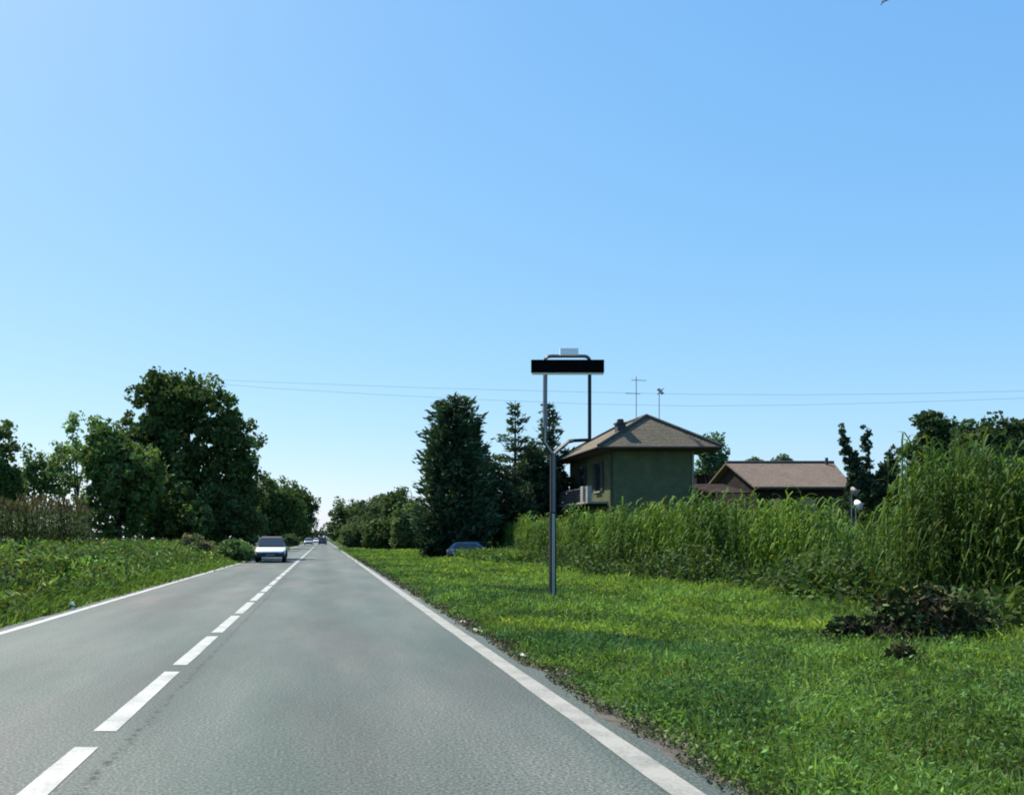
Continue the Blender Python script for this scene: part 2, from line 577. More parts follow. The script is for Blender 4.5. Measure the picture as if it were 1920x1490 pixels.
def stripe(name, mat, x, w, y0, y1, z=0.004, step=0.5, wob=0.006):
    n = max(2, int((y1 - y0) / step) + 1)
    yy = np.linspace(y0, y1, n)
    vv, ff = [], []
    for y in yy:
        vv += [(x - w / 2 + random.uniform(-wob, wob), y, z), (x + w / 2 + random.uniform(-wob, wob), y, z)]
    for i in range(n - 1):
        a = 2 * i
        ff.append((a, a + 1, a + 3, a + 2))
    return MB().add(vv, ff).build(name, mat, road)


e1 = stripe('edge_line', M['line_dirty'], 1.99, 0.19, -6, ROAD_END - 5)
e2 = stripe('edge_line', M['line'], -4.76, 0.15, -6, ROAD_END - 5)
y = 6.19 - 3.24 * 3
while y < 230:
    stripe('lane_dash', M['line'], -1.59, 0.165, y, y + 2.77, wob=0.004)
    y += 3.24

# bare dirt strip along the right edge, behind the painted line
def dirt_strip(x_in, x_out, seed, side):
    r = random.Random(seed)
    yy = np.concatenate([np.arange(-5, 40, 0.15), np.arange(40, 160, 1.0)])
    vv, ff = [], []
    for y in yy:
        vv += [(x_in, y, -0.012), (x_out + side * (0.12 * math.sin(y * 1.1) + 0.08 * math.sin(y * 3.7) + r.uniform(-0.06, 0.06)), y, -0.02)]
    for i in range(len(yy) - 1):
        a = 2 * i
        ff.append((a, a + 1, a + 3, a + 2))
    return MB().add(vv, ff).build('dirt_shoulder', M['dirt'])
tag(dirt_strip(2.1, 2.5, 3, 1), 'dark bare earth strip between the road edge and the mown verge', 'shoulder', kind='structure')
tag(dirt_strip(-4.9, -5.35, 4, -1), 'narrow earth strip between the asphalt and the crop field', 'shoulder', kind='structure')


# ------------------------------------------------------------------ houses
def quad(mb, a, b, c, d):
    return mb.add([a, b, c, d], [(0, 1, 2, 3)])


def slab(mb, pts, th):
    """a roof plane with thickness (pts anticlockwise from above)"""
    n = len(pts)
    top = [tuple(p) for p in pts]; bot = [(p[0], p[1], p[2] - th) for p in pts]
    fs = [tuple(range(n)), tuple(reversed(range(n, 2 * n)))]
    for i in range(n):
        j = (i + 1) % n
        fs.append((i, i + n, j + n, j))
    return mb.add(top + bot, fs)


def box_part(name, mat, parent, *b):
    return MB().box(*b).build(name, mat, parent)


# hip-roofed house: front wall square to the road
HD = 60.0
hx0, hx1 = at(1153, 0, HD).x, at(1313, 0, HD).x
hy0, hy1 = HD + 1.0, HD + 11.0
ex0, ex1, ey0, ey1 = at(1122, 0, HD).x, at(1353, 0, HD).x, HD, HD + 12.0
EZ = at(0, 836, HD).z
ax_, ay_ = at(1212, 780, HD + 3.0).x, HD + 3.0
RZ = at(0, 780, ay_).z
ay2 = HD + 9.0
house = empty('farmhouse', ((hx0 + hx1) / 2, (hy0 + hy1) / 2, 0))
tag(house, 'tall olive farmhouse with a hipped tiled roof behind the maize', 'house')
HO = Vector(house.location)
def hb(x0, x1, y0, y1, z0, z1): return (x0 - HO.x, x1 - HO.x, y0 - HO.y, y1 - HO.y, z0, z1)
wall = box_part('wall', M['plaster'], house, *hb(hx0, hx1, hy0, hy1, -0.05, EZ - 0.12))
box_part('plinth', M['plinth'], house, *hb(hx0 - 0.05, hx1 + 0.05, hy0 - 0.05, hy1 + 0.05, -0.05, 1.1))
def hp(x, y, z): return (x - HO.x, y - HO.y, z)
roof = empty('roof'); roof.parent = house
A, B = hp(ax_, ay_, RZ), hp(ax_, ay2, RZ)
c00, c10, c11, c01 = hp(ex0, ey0, EZ), hp(ex1, ey0, EZ), hp(ex1, ey1, EZ), hp(ex0, ey1, EZ)
slab(MB(), [c00, c10, A], 0.14).build('roof_plane', M['roof_a'], roof)
slab(MB(), [c10, c11, B, A], 0.14).build('roof_plane', M['roof_a'], roof)
slab(MB(), [c11, c01, B], 0.14).build('roof_plane', M['roof_a'], roof)
slab(MB(), [c01, c00, A, B], 0.14).build('roof_plane', M['roof_a'], roof)
for p, q in ((c00, A), (c10, A), (A, B), (c11, B), (c01, B)):
    MB().tube([Vector(p) + Vector((0, 0, 0.05)), Vector(q) + Vector((0, 0, 0.05))], 0.13, 8).build('ridge_cap', M['ridge'], roof)
box_part('soffit', M['soffit'], house, *hb(ex0 + 0.1, ex1 - 0.1, ey0 + 0.1, ey1 - 0.1, EZ - 0.22, EZ - 0.15))
# gutters and downpipes
for (p, q) in ((hp(ex0, ey0 - 0.06, EZ - 0.1), hp(ex1, ey0 - 0.06, EZ - 0.1)), (hp(ex0 - 0.06, ey0, EZ - 0.1), hp(ex0 - 0.06, ey1, EZ - 0.1))):
    MB().tube([p, q], 0.075, 8).build('gutter', M['soffit'], house)
MB().tube([hp(hx0 + 0.1, hy0 - 0.07, 0), hp(hx0 + 0.1, hy0 - 0.07, EZ - 0.25)], 0.06, 8).build('downpipe', M['soffit'], house)
MB().tube([hp(hx1 - 0.12, hy0 - 0.07, 0), hp(hx1 - 0.12, hy0 - 0.07, EZ - 0.25)], 0.055, 8).build('downpipe', M['concrete'], house)
# chimney on the near-left hip
chx, chy = at(1163, 0, HD + 1.6).x, HD + 1.6
chz = at(0, 789, chy).z
MB().box(*hb(chx - 0.3, chx + 0.3, chy - 0.3, chy + 0.3, EZ + 0.2, chz - 0.25)).build('chimney', M['clay'], house)
MB().box(*hb(chx - 0.38, chx + 0.38, chy - 0.38, chy + 0.38, chz - 0.25, chz - 0.13)).build('chimney_cap', M['clay'], house)
MB().tube([hp(chx, chy, chz - 0.13), hp(chx, chy, chz + 0.12)], [0.27, 0.22], 10).build('chimney_pot', M['clay'], house)
# windows with shutters on the wall that faces the road, and its balcony
for wy, wz0, wz1 in ((hy0 + 2.0, 4.9, 7.0), (hy0 + 6.0, 4.9, 7.0)):
    w = box_part('window', M['glass'], house, *hb(hx0 - 0.02, hx0 + 0.05, wy, wy + 1.1, wz0, wz1))
    for dy in (-0.62, 1.12):
        sh = box_part('shutter', M['shutter'], house, *hb(hx0 - 0.09, hx0 - 0.021, wy + dy, wy + dy + 0.6, wz0, wz1))
    box_part('sill', M['concrete'], house, *hb(hx0 - 0.16, hx0 - 0.021, wy - 0.1, wy + 1.2, wz0 - 0.1, wz0))
bz = at(0, 941, HD + 3).z
box_part('balcony_slab', M['concrete'], house, *hb(hx0 - 1.5, hx0, hy0 + 0.4, hy0 + 8, bz - 0.14, bz))
rail = empty('balcony_railing'); rail.parent = house
MB().tube([hp(hx0 - 1.42, hy0 + 0.5, bz + 1.0), hp(hx0 - 1.42, hy0 + 7.9, bz + 1.0)], 0.03, 6).build('top_rail', M['steel_mid'], rail)
for i in range(26):
    yy_ = hy0 + 0.5 + i * 7.4 / 25
    MB().tube([hp(hx0 - 1.42, yy_, bz), hp(hx0 - 1.42, yy_, bz + 1.0)], 0.014, 5).build('baluster', M['steel_mid'], rail)
box_part('balcony_pier', M['concrete'], house, *hb(hx0 - 1.5, hx0 - 1.2, hy0 + 1.5, hy0 + 2.1, bz, bz + 1.15))
box_part('balcony_pier', M['concrete'], house, *hb(hx0 - 1.5, hx0 - 1.2, hy0 + 0.4, hy0 + 0.8, bz, bz + 1.1))

# low brown-roofed barn behind it, ridge square to the road
BD = 72.0
bx0, bx1 = at(1415, 0, BD).x, at(1600, 0, BD).x
bez = at(0, 912, BD).z
bry = BD + 5.2
brz = at(0, 867, bry).z
barn = empty('low_barn', ((bx0 + bx1) / 2, bry, 0))
tag(barn, 'low long building with a brown tiled roof beyond the farmhouse', 'building')
BO = Vector(barn.location)
def bp(x, y, z): return (x - BO.x, y - BO.y, z)
by0, by1 = BD + 0.7, 2 * bry - BD - 0.7
mb = MB()
zr = brz - 0.45
hipx = at(1563, 0, bry).x
w0, w1 = bx0 + 0.5, hipx - 0.3
ze = bez + (zr - bez) * 0.02
prof = [(by0, -0.05), (by0, bez + 0.1), (bry, zr), (by1, bez + 0.1), (by1, -0.05)]
ring = lambda x: [bp(x, y_, z_) for y_, z_ in prof]
mb.loft([ring(w0), ring(w1)])
mb.build('wall', M['brick_dark'], barn)
broof = empty('roof'); broof.parent = barn
slab(MB(), [bp(bx0, BD, bez), bp(bx1, BD, bez), bp(hipx, bry, brz), bp(bx0, bry, brz)], 0.16).build('roof_plane', M['roof_b'], broof)
slab(MB(), [bp(hipx, bry, brz), bp(bx1, 2 * bry - BD, bez), bp(bx0, 2 * bry - BD, bez), bp(bx0, bry, brz)], 0.16).build('roof_plane', M['roof_b'], broof)
slab(MB(), [bp(bx1, BD, bez), bp(bx1, 2 * bry - BD, bez), bp(hipx, bry, brz)], 0.16).build('roof_plane', M['roof_b'], broof)
MB().tube([bp(bx0, bry, brz + 0.04), bp(hipx, bry, brz + 0.04)], 0.13, 8).build('ridge_cap', M['ridge'], broof)
vx = at(1545, 0, bry).x
MB().tube([bp(vx, bry - 0.4, brz - 0.3), bp(vx, bry - 0.4, brz + 0.4)], 0.13, 8).build('vent_pipe', M['clay'], broof)
MB().box(bx0 - 0.03 - BO.x, bx1 - BO.x, BD - 0.12 - BO.y, BD - BO.y, bez - 0.22, bez - 0.08).build('gutter', M['soffit'], barn)
for i in range(3):
    wx = w0 + 1.2 + i * 2.7
    f = box_part('window', M['glass'], barn, wx - BO.x, wx + 1.1 - BO.x, by0 - 0.05 - BO.y, by0 - BO.y + 0.02, 3.4, 4.7)
# lean-to joining barn and house, dark brown
LD = 84.0
lx0, lx1 = at(1306, 0, LD).x, at(1400, 0, LD).x
lean = empty('outbuilding', ((lx0 + lx1) / 2, LD + 2, 0))
tag(lean, 'dark brown outbuilding between the farmhouse and the low building', 'shed')
lz0, lz1 = at(0, 886, LD).z, at(0, 869, LD).z
lo = lean.location
MB().loft([[(lx0 - lo.x, -2, -0.05), (lx1 - lo.x, -2, -0.05), (lx1 - lo.x, -2, lz1), (lx0 - lo.x, -2, lz0)], [(lx0 - lo.x, 1.5, -0.05), (lx1 - lo.x, 1.5, -0.05), (lx1 - lo.x, 1.5, lz1 - 0.5), (lx0 - lo.x, 1.5, lz0 - 0.5)]]).build('wall', M['brick_dark'], lean)
slab(MB(), [(lx0 - 0.2 - lo.x, -2.15, lz0 + 0.12), (lx1 + 0.1 - lo.x, -2.15, lz1 + 0.12), (lx1 + 0.1 - lo.x, 1.6, lz1 - 0.36), (lx0 - 0.2 - lo.x, 1.6, lz0 - 0.36)], 0.1).build('roof', M['soffit'], lean)
PD = 71.0
px0, px1 = at(1333, 0, PD).x, at(1408, 0, PD).x
slab(MB(), [bp(px0, PD, at(0, 923, PD).z), bp(px1, PD, at(0, 923, PD).z), bp(px1, PD + 5, at(0, 907, PD + 5).z), bp(px0, PD + 5, at(0, 907, PD + 5).z)], 0.1).build('porch_roof', M['porch'], barn)
for q in (px0 + 0.2, px1 - 0.2):
    MB().tube([bp(q, PD + 0.3, 0), bp(q, PD + 0.3, at(0, 923, PD).z)], 0.07, 8).build('porch_post', M['soffit'], barn)

# ------------------------------------------------------------------ roof antennas, dishes
def antenna(px, py_top, py_base, Y, label, kind):
    p0, p1 = at(px, py_base, Y), at(px, py_top, Y)
    r = empty('roof_antenna', p0)
    tag(r, label, 'antenna')
    h = p1.z - p0.z
    MB().tube([(0, 0, -0.5), (0, 0, h)], 0.028, 6).build('mast', M['steel_mid'], r)
    if kind == 0:
        for zz, dx, nel in ((h - 0.25, 0.1, 7), (h * 0.62, -0.35, 6)):
            MB().tube([(dx - 0.45, 0, zz), (dx + 0.75, 0.25, zz)], 0.018, 6).build('boom', M['steel_mid'], r)
            for i in range(nel):
                t = i / (nel - 1)
                cx, cy = dx - 0.4 + 1.1 * t, 0.02 + 0.22 * t
                l = 0.34 - 0.12 * t
                MB().tube([(cx - 0.07, cy - l, zz), (cx + 0.07, cy + l, zz)], 0.012, 5).build('element', M['steel_mid'], r)
    else:
        MB().tube([(0, 0, h - 0.15), (0, -0.5, h - 0.15)], 0.03, 6).build('boom', M['steel_mid'], r)
        for i in range(6):
            cz = h - 0.15
            yy_ = -0.02 - i * 0.09
            MB().tube([(-0.18, yy_, cz + 0.2), (0, yy_, cz), (-0.18, yy_, cz - 0.2)], 0.018, 5).build('element', M['steel_mid'], r)
            MB().tube([(0.18, yy_, cz + 0.2), (0, yy_, cz), (0.18, yy_, cz - 0.2)], 0.018, 5).build('element', M['steel_mid'], r)
    return r


antenna(1193, 706, 788, ay_ + 1.5, 'tall thin television aerial with two crossbars on the farmhouse roof', 0)
antenna(1236, 731, 790, ay_ - 0.2, 'shorter aerial mast with a dark head on the farmhouse roof', 1)


def dish(px, py, Y, rpx, label, mat, az):
    p = at(px, py, Y)
    r = empty('satellite_dish', (p.x, p.y, 0))
    tag(r, label, 'dish')
    R_ = rpx / FPX * Y
    d = empty('reflector', (0, -0.12, p.z)); d.parent = r
    d.rotation_euler = (math.radians(-22), 0, az)
    rings = []
    n = 22
    for t, off in ((1.0, -0.10), (0.8, -0.06), (0.55, -0.03), (0.3, -0.01), (0.06, 0.0)):
        rings.append([(R_ * t * math.cos(6.2832 * k / n), off * R_ * 2, R_ * 1.08 * t * math.sin(6.2832 * k / n)) for k in range(n)])
    for t, off in ((0.06, 0.03), (0.5, 0.005), (1.0, -0.075)):
        rings.append([(R_ * t * math.cos(6.2832 * k / n), off * R_ * 2 + 0.02, R_ * 1.08 * t * math.sin(6.2832 * k / n)) for k in range(n)])
    MB().loft(rings, True).build('bowl', mat, d, True)
    MB().tube([(0, -0.08 * R_, -R_ * 0.95), (0, -R_ * 1.1, -R_ * 0.25)], 0.016, 6).build('feed_arm', M['steel_mid'], d)
    MB().tube([(0, -R_ * 1.05, -R_ * 0.32), (0, -R_ * 1.25, -R_ * 0.15)], 0.035, 8).build('receiver_head', M['steel_mid'], d)
    MB().tube([(0, 0.05, -0.05), (0, 0.05, p.z)], 0.03, 8).build('mast', M['steel_mid'], r)
    return r


dish(1598, 922, 48, 9.0, 'smaller greyish satellite dish, the upper of the pair near the dark upright tree', M['concrete'], 0.5)
dish(1606, 947, 46, 9.5, 'bright white satellite dish, the lower of the pair just above the maize', M['white'], 0.35)

# ------------------------------------------------------------------ overhead wires
def wire(pts, label):
    P = [Vector(p) for p in pts]
    out = []
    for i in range(len(P) - 1):
        for t in np.linspace(0, 1, 8, endpoint=False):
            out.append(P[i].lerp(P[i + 1], t))
    out.append(P[-1])
    o = MB().tube(out, 0.011, 5).build('overhead_wire', M['steel_dark'])
    return tag(o, label, 'wire', 'overhead wires behind the farmhouse')


WY = 92.0
wire([at(318, 712, WY), at(500, 727, WY), at(700, 739, WY), at(900, 749, WY), at(1100, 757, WY), at(1300, 761, WY), at(1500, 759, WY), at(1700, 754, WY), at(1960, 745, WY), at(2100, 739, WY)],
     'lower thin overhead wire sagging across the sky behind the farmhouse roof')
wire([at(318, 708, WY), at(500, 716, WY), at(800, 727, WY), at(1100, 735, WY), at(1300, 739, WY), at(1500, 740, WY), at(1700, 738, WY), at(1960, 732, WY), at(2100, 727, WY)],
     'upper faint overhead wire crossing the sky above the aerials')
def utility_pole(px, py, label):
    p = at(px, py, WY)
    r = empty('utility_pole', (p.x, WY, 0)); tag(r, label, 'pole')
    MB().tube([(0, 0, -0.3), (0, 0, p.z + 0.3)], [0.17, 0.11], 10).build('pole', M['wood_pole'], r, True)
    MB().box(-0.5, 0.5, -0.06, 0.06, p.z - 0.2, p.z - 0.08).build('crossarm', M['wood_pole'], r)
    return r
utility_pole(318, 712, 'timber utility pole hidden behind the big roadside tree')
utility_pole(2100, 727, 'timber utility pole carrying the wires past the maize field')


# ------------------------------------------------------------------ forked sign
SY = 19.8
sroot = empty('roadside_sign', at(1036, 1122, SY))
sroot.location.z = -0.05
tag(sroot, 'tall forked metal sign post with a black board and small white plate on the verge', 'sign')
def sp(px, py, dy=0.0):
    p = at(px, py, SY)
    return Vector((p.x - sroot.location.x, dy, p.z - sroot.location.z))
px_m = SY / FPX
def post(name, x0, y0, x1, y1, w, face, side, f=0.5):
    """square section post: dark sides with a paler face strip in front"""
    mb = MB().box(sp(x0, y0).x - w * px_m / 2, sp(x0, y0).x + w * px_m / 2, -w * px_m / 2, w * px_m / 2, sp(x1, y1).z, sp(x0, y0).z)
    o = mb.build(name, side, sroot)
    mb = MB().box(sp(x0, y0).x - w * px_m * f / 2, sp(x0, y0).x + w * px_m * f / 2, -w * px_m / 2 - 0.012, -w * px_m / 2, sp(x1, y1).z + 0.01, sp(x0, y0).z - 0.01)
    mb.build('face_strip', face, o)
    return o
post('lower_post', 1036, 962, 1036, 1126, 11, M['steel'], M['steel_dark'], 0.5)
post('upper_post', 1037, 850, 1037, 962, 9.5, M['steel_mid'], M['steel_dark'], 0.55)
MB().box(sp(1030.5, 0).x, sp(1042, 0).x, -0.075, 0.075, sp(0, 965).z, sp(0, 960).z).build('collar', M['steel_dark'], sroot)
w = 8 * px_m / 2
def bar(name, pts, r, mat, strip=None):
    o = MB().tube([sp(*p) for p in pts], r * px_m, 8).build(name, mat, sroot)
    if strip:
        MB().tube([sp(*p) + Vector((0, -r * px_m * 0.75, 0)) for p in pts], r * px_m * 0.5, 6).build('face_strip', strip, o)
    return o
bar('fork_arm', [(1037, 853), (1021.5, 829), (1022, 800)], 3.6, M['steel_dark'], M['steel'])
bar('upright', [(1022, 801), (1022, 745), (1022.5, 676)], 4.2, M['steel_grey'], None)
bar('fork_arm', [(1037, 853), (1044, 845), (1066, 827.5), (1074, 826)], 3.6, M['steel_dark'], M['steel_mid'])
bar('cross_arm', [(1073, 826), (1090, 825), (1106, 824.5)], 3.2, M['steel_dark'])
bar('upright', [(1105.5, 827), (1105.5, 745), (1105.5, 676)], 3.4, M['steel_dark'])
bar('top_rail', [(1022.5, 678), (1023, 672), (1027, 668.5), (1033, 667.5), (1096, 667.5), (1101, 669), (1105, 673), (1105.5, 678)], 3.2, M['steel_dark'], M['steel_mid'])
a, b = sp(994.5, 700), sp(1130, 676)
MB().box(a.x, b.x, -0.11, -0.055, a.z, b.z).build('black_panel', M['black'], sroot)
a, b = sp(996, 703.5), sp(1129, 700)
MB().box(a.x, b.x, -0.10, -0.06, a.z, b.z - 0.001).build('cream_edge', M['cream'], sroot)
a, b = sp(1048, 667), sp(1082, 654.5)
MB().box(a.x, b.x, -0.10, -0.06, a.z, b.z).build('white_plate', M['white'], sroot)


# ------------------------------------------------------------------ cars
def rrect(cx, hw, z0, z1, r, y, n=4):
    pts = []
    for (sx, sz, a0) in ((1, 1, 0), (-1, 1, 90), (-1, -1, 180), (1, -1, 270)):
        for i in range(n + 1):
            a = math.radians(a0 + 90 * i / n)
            ox = (hw - r) * sx + r * math.cos(a)
            oz = ((z1 - r) if sz > 0 else (z0 + r)) + r * math.sin(a)
            pts.append((cx + ox, y, oz))
    return pts


def trap(hw0, hw1, z0, z1, y0, y1):
    """cabin ring: bottom half-width hw0 at z0, top hw1 at z1; y for bottom and top"""
    ym = y0 + (y1 - y0) * 0.85
    zm = z0 + (z1 - z0) * 0.85
    hm = hw0 + (hw1 - hw0) * 0.8
    return [(hw0, y0, z0), (hm, ym, zm), (hw1 - 0.08, y1, z1), (-hw1 + 0.08, y1, z1), (-hm, ym, zm), (-hw0, y0, z0)]


def car(label, loc, rz, paint, W=1.8, L=4.3, H=1.6, wheel=0.34, group=None, clad=False, top=None):
    r = empty('car', loc, rz)
    tag(r, label, 'car', group)
    hw, f, bk = W / 2, -L / 2, L / 2
    zb, belt, hood = wheel * (1.05 if clad else 0.75), H * 0.62, H * 0.57
    body = MB().loft([rrect(0, hw * 0.80, zb + 0.12, hood * 0.74, 0.12, f), rrect(0, hw * 0.93, zb, hood * 0.84, 0.14, f + 0.15), rrect(0, hw, zb, hood * 0.95, 0.14, f + 0.55),
                      rrect(0, hw, zb, belt * 0.985, 0.12, f + L * 0.27), rrect(0, hw, zb, belt, 0.12, bk - L * 0.25), rrect(0, hw * 0.98, zb, belt, 0.13, bk - 0.3),
                      rrect(0, hw * 0.88, zb + 0.12, belt * 0.96, 0.14, bk)]).build('body', paint, r, True)
    c0, c1 = f + L * 0.25, bk - 0.12
    t0, t1 = f + L * 0.43, bk - 0.55
    hc, ht = hw * 0.93, hw * 0.72
    zt = H
    MB().loft([trap(hc, ht, belt - 0.03, zt, c0, t0), trap(hc, ht, belt - 0.03, zt + 0.02, (c0 + c1) / 2, (t0 + t1) / 2), trap(hc, ht, belt - 0.03, zt - 0.02, c1, t1)]).build('cabin', top or paint, r)
    def pane(name, pts, mat=M['glass']):
        mb = MB(); slab(mb, pts, 0.012); return mb.build(name, mat, r)
    e = 0.022
    def lerp(a, b, t): return a + (b - a) * t
    def fr(t, s):   # windscreen point: t height 0..1, s -1..1
        return (s * lerp(hc - 0.06, ht + 0.02, t), lerp(c0, t0, t) - e - 0.01, lerp(belt - 0.03, zt, t) + e)
    pane('windscreen', [fr(0.08, -1), fr(0.08, 1), fr(0.86, 0.97), fr(0.86, -0.97)])
    def rr(t, s):
        return (s * lerp(hc - 0.1, ht, t), lerp(c1, t1, t) + e, lerp(belt - 0.03, zt, t) + e)
    pane('rear_window', [rr(0.15, 1), rr(0.15, -1), rr(0.8, -0.95), rr(0.8, 0.95)])
    for s in (-1, 1):
        def sd_(t, u):
            return (s * (lerp(hc, ht + 0.07, t) + e), lerp(lerp(c0, t0, t) + 0.18, lerp(c1, t1, t) - 0.2, u), lerp(belt - 0.03, zt, t))
        for u0, u1 in ((0.02, 0.36), (0.39, 0.72), (0.75, 0.98)):
            mb = MB(); q = [sd_(0.1, u0), sd_(0.1, u1), sd_(0.78, u1), sd_(0.78, u0)]
            q2 = [(x_ - s * 0.02, y_, z_) for x_, y_, z_ in q]
            mb.add(q + q2, [(0, 1, 2, 3), (7, 6, 5, 4), (0, 4, 5, 1), (1, 5, 6, 2), (2, 6, 7, 3), (3, 7, 4, 0)])
            mb.build('side_window', M['glass'], r)
        # lamps, mirror
        MB().loft([rrect(s * hw * 0.68, hw * 0.22, hood * 0.62, hood * 0.74, 0.03, f + 0.03), rrect(s * hw * 0.72, hw * 0.22, hood * 0.60, hood * 0.78, 0.03, f + 0.22)]).build('headlight', M['lamp'], r)
        MB().loft([rrect(s * hw * 0.76, hw * 0.11, belt * 0.68, belt * 0.92, 0.03, bk - 0.2), rrect(s * hw * 0.74, hw * 0.1, belt * 0.70, belt * 0.9, 0.03, bk + 0.012)]).build('tail_light', M['tail'], r)
        MB().loft([rrect(s * (hw + 0.1), 0.11, belt + 0.02, belt + 0.17, 0.04, c0 + 0.32), rrect(s * (hw + 0.1), 0.09, belt + 0.03, belt + 0.16, 0.04, c0 + 0.42)]).build('wing_mirror', M['plastic'], r)
        for yy_ in (f + L * 0.19, bk - L * 0.19):
            wl = empty('wheel', (s * (hw - 0.11), yy_, wheel)); wl.parent = r
            MB().tube([(-0.115, 0, 0), (-0.09, 0, 0), (0.09, 0, 0), (0.115, 0, 0)], [wheel * 0.9, wheel, wheel, wheel * 0.9], 22).build('tyre', M['rubber'], wl)
            MB().tube([(s * 0.09, 0, 0), (s * 0.125, 0, 0)], [wheel * 0.62, wheel * 0.55], 14).build('rim', M['rim'], wl)
            if clad:
                pts = []
                for i in range(9):
                    a = math.radians(-10 + 200 * i / 8)
                    pts.append((s * (hw + 0.005), yy_ + (wheel + 0.07) * math.cos(a), wheel + (wheel + 0.07) * math.sin(a)))
                MB().tube(pts, 0.05, 6).build('wheel_arch', M['plastic'], r)
    # front: grille, bumper, plate; rear bumper and plate
    MB().loft([rrect(0, hw * 0.50, hood * 0.45, hood * 0.68, 0.05, f - 0.015), rrect(0, hw * 0.5, hood * 0.43, hood * 0.68, 0.05, f + 0.2)]).build('grille', M['plastic'], r)
    MB().loft([rrect(0, hw * 0.86, zb - 0.03, hood * (0.64 if clad else 0.42), 0.07, f - 0.04), rrect(0, hw * 0.985, zb - 0.05, hood * (0.62 if clad else 0.4), 0.07, f + 0.3)]).build('front_bumper', M['plastic'], r)
    box_part('number_plate', M['plate'], r, -0.26, 0.26, f - 0.06, f - 0.04, hood * 0.46, hood * 0.46 + 0.11)
    MB().loft([rrect(0, hw * 0.97, zb - 0.05, belt * 0.45, 0.07, bk - 0.3), rrect(0, hw * 0.86, zb - 0.03, belt * 0.45, 0.07, bk + 0.05)]).build('rear_bumper', M['plastic'], r)
    box_part('number_plate', M['plate'], r, -0.26, 0.26, bk + 0.05, bk + 0.065, belt * 0.30, belt * 0.30 + 0.11)
    return r


car('white oncoming car, the nearest vehicle on the road', (at(504.5, 0, 49).x, 51.2, 0), 0.03, M['car_white'], 1.78, 4.3, 1.5, 0.34, clad=True, top=M['plastic'])
car('small silver car far down the road in the oncoming lane', (at(578, 0, 188).x, 190, 0), 0.0, M['car_silver'], 1.8, 4.3, 1.5)
car('dark grey car far down the road driving away', (at(604, 0, 188).x + 0.1, 190, 0), math.pi, M['car_grey'], 1.86, 4.4, 1.65)
car('tiny white car farthest down the road in the oncoming lane', (at(592.5, 0, 262).x, 265, 0), 0.0, M['car_white'], 1.8, 4.3, 1.5)
car('blue grey parked car half hidden in grass beside the conifers', (at(893, 0, 58).x, 58.5, -0.05), math.radians(68), M['car_blue'], 1.7, 3.6, 1.22)


# ------------------------------------------------------------------ trees
DARK = (0.034, 0.056, 0.017)
MIDG = (0.046, 0.074, 0.022)
LIGHT = (0.085, 0.13, 0.04)

def px_lobe(px, py, rx, ry, Y, base, depth=None, dy=0.0):
    """ellipsoid lobe seen at a pixel with pixel radii, at distance Y, relative to the tree base"""
    p = at(px, py, Y)
    s = Y / FPX
    return (p.x - base[0], dy, p.z, rx * s, (depth or rx * s), ry * s)


# the big roadside tree
Y = 62; b = (at(355, 0, Y).x, Y, 0)
tree('broadleaf_tree', 'biggest dark leafy tree, beside the road behind the crop field', 'tree', b,
     [px_lobe(300, 770, 62, 62, Y, b, dy=0.5), px_lobe(375, 775, 62, 55, Y, b, dy=-0.6), px_lobe(430, 830, 52, 62, Y, b), px_lobe(265, 850, 60, 70, Y, b, dy=-0.5), px_lobe(350, 860, 85, 80, Y, b),
      px_lobe(455, 915, 38, 58, Y, b, dy=-0.4), px_lobe(410, 940, 70, 60, Y, b), px_lobe(300, 930, 70, 70, Y, b), px_lobe(300, 725, 30, 26, Y, b, dy=0.3), px_lobe(352, 732, 34, 22, Y, b)],
     620, 0.75, 62, 0.27, DARK, 8.0, 0.42, seed=21, limbs=10)
# bushier trees in front of it
Y = 54; b = (at(225, 0, Y).x, Y, 0)
tree('broadleaf_tree', 'shorter dense tree in front of the biggest tree, at the maize corner', 'tree', b,
     [px_lobe(215, 860, 48, 55, Y, b), px_lobe(180, 870, 34, 48, Y, b, dy=0.6), px_lobe(255, 900, 55, 60, Y, b, dy=-0.5), px_lobe(215, 950, 60, 55, Y, b), px_lobe(200, 815, 24, 26, Y, b)],
     300, 0.6, 60, 0.24, MIDG, 4.4, 0.2, seed=22)
Y = 57; b = (at(320, 0, Y).x, Y, 0)
tree('broadleaf_shrub', 'rounded shrub at the foot of the biggest tree', 'shrub', b,
     [px_lobe(315, 950, 55, 55, Y, b), px_lobe(360, 975, 45, 38, Y, b, dy=-0.5), px_lobe(280, 985, 40, 32, Y, b)], 190, 0.5, 55, 0.22, (0.044, 0.068, 0.022), 2.4, 0.12, seed=23)
Y = 60; b = (at(415, 0, Y).x, Y, 0)
tree('broadleaf_shrub', 'dark shrub at the roadside end of the biggest tree', 'shrub', b,
     [px_lobe(425, 965, 50, 45, Y, b), px_lobe(465, 985, 32, 32, Y, b, dy=-0.4), px_lobe(395, 990, 35, 25, Y, b)], 150, 0.5, 55, 0.22, (0.038, 0.055, 0.02), 2.0, 0.12, seed=24)
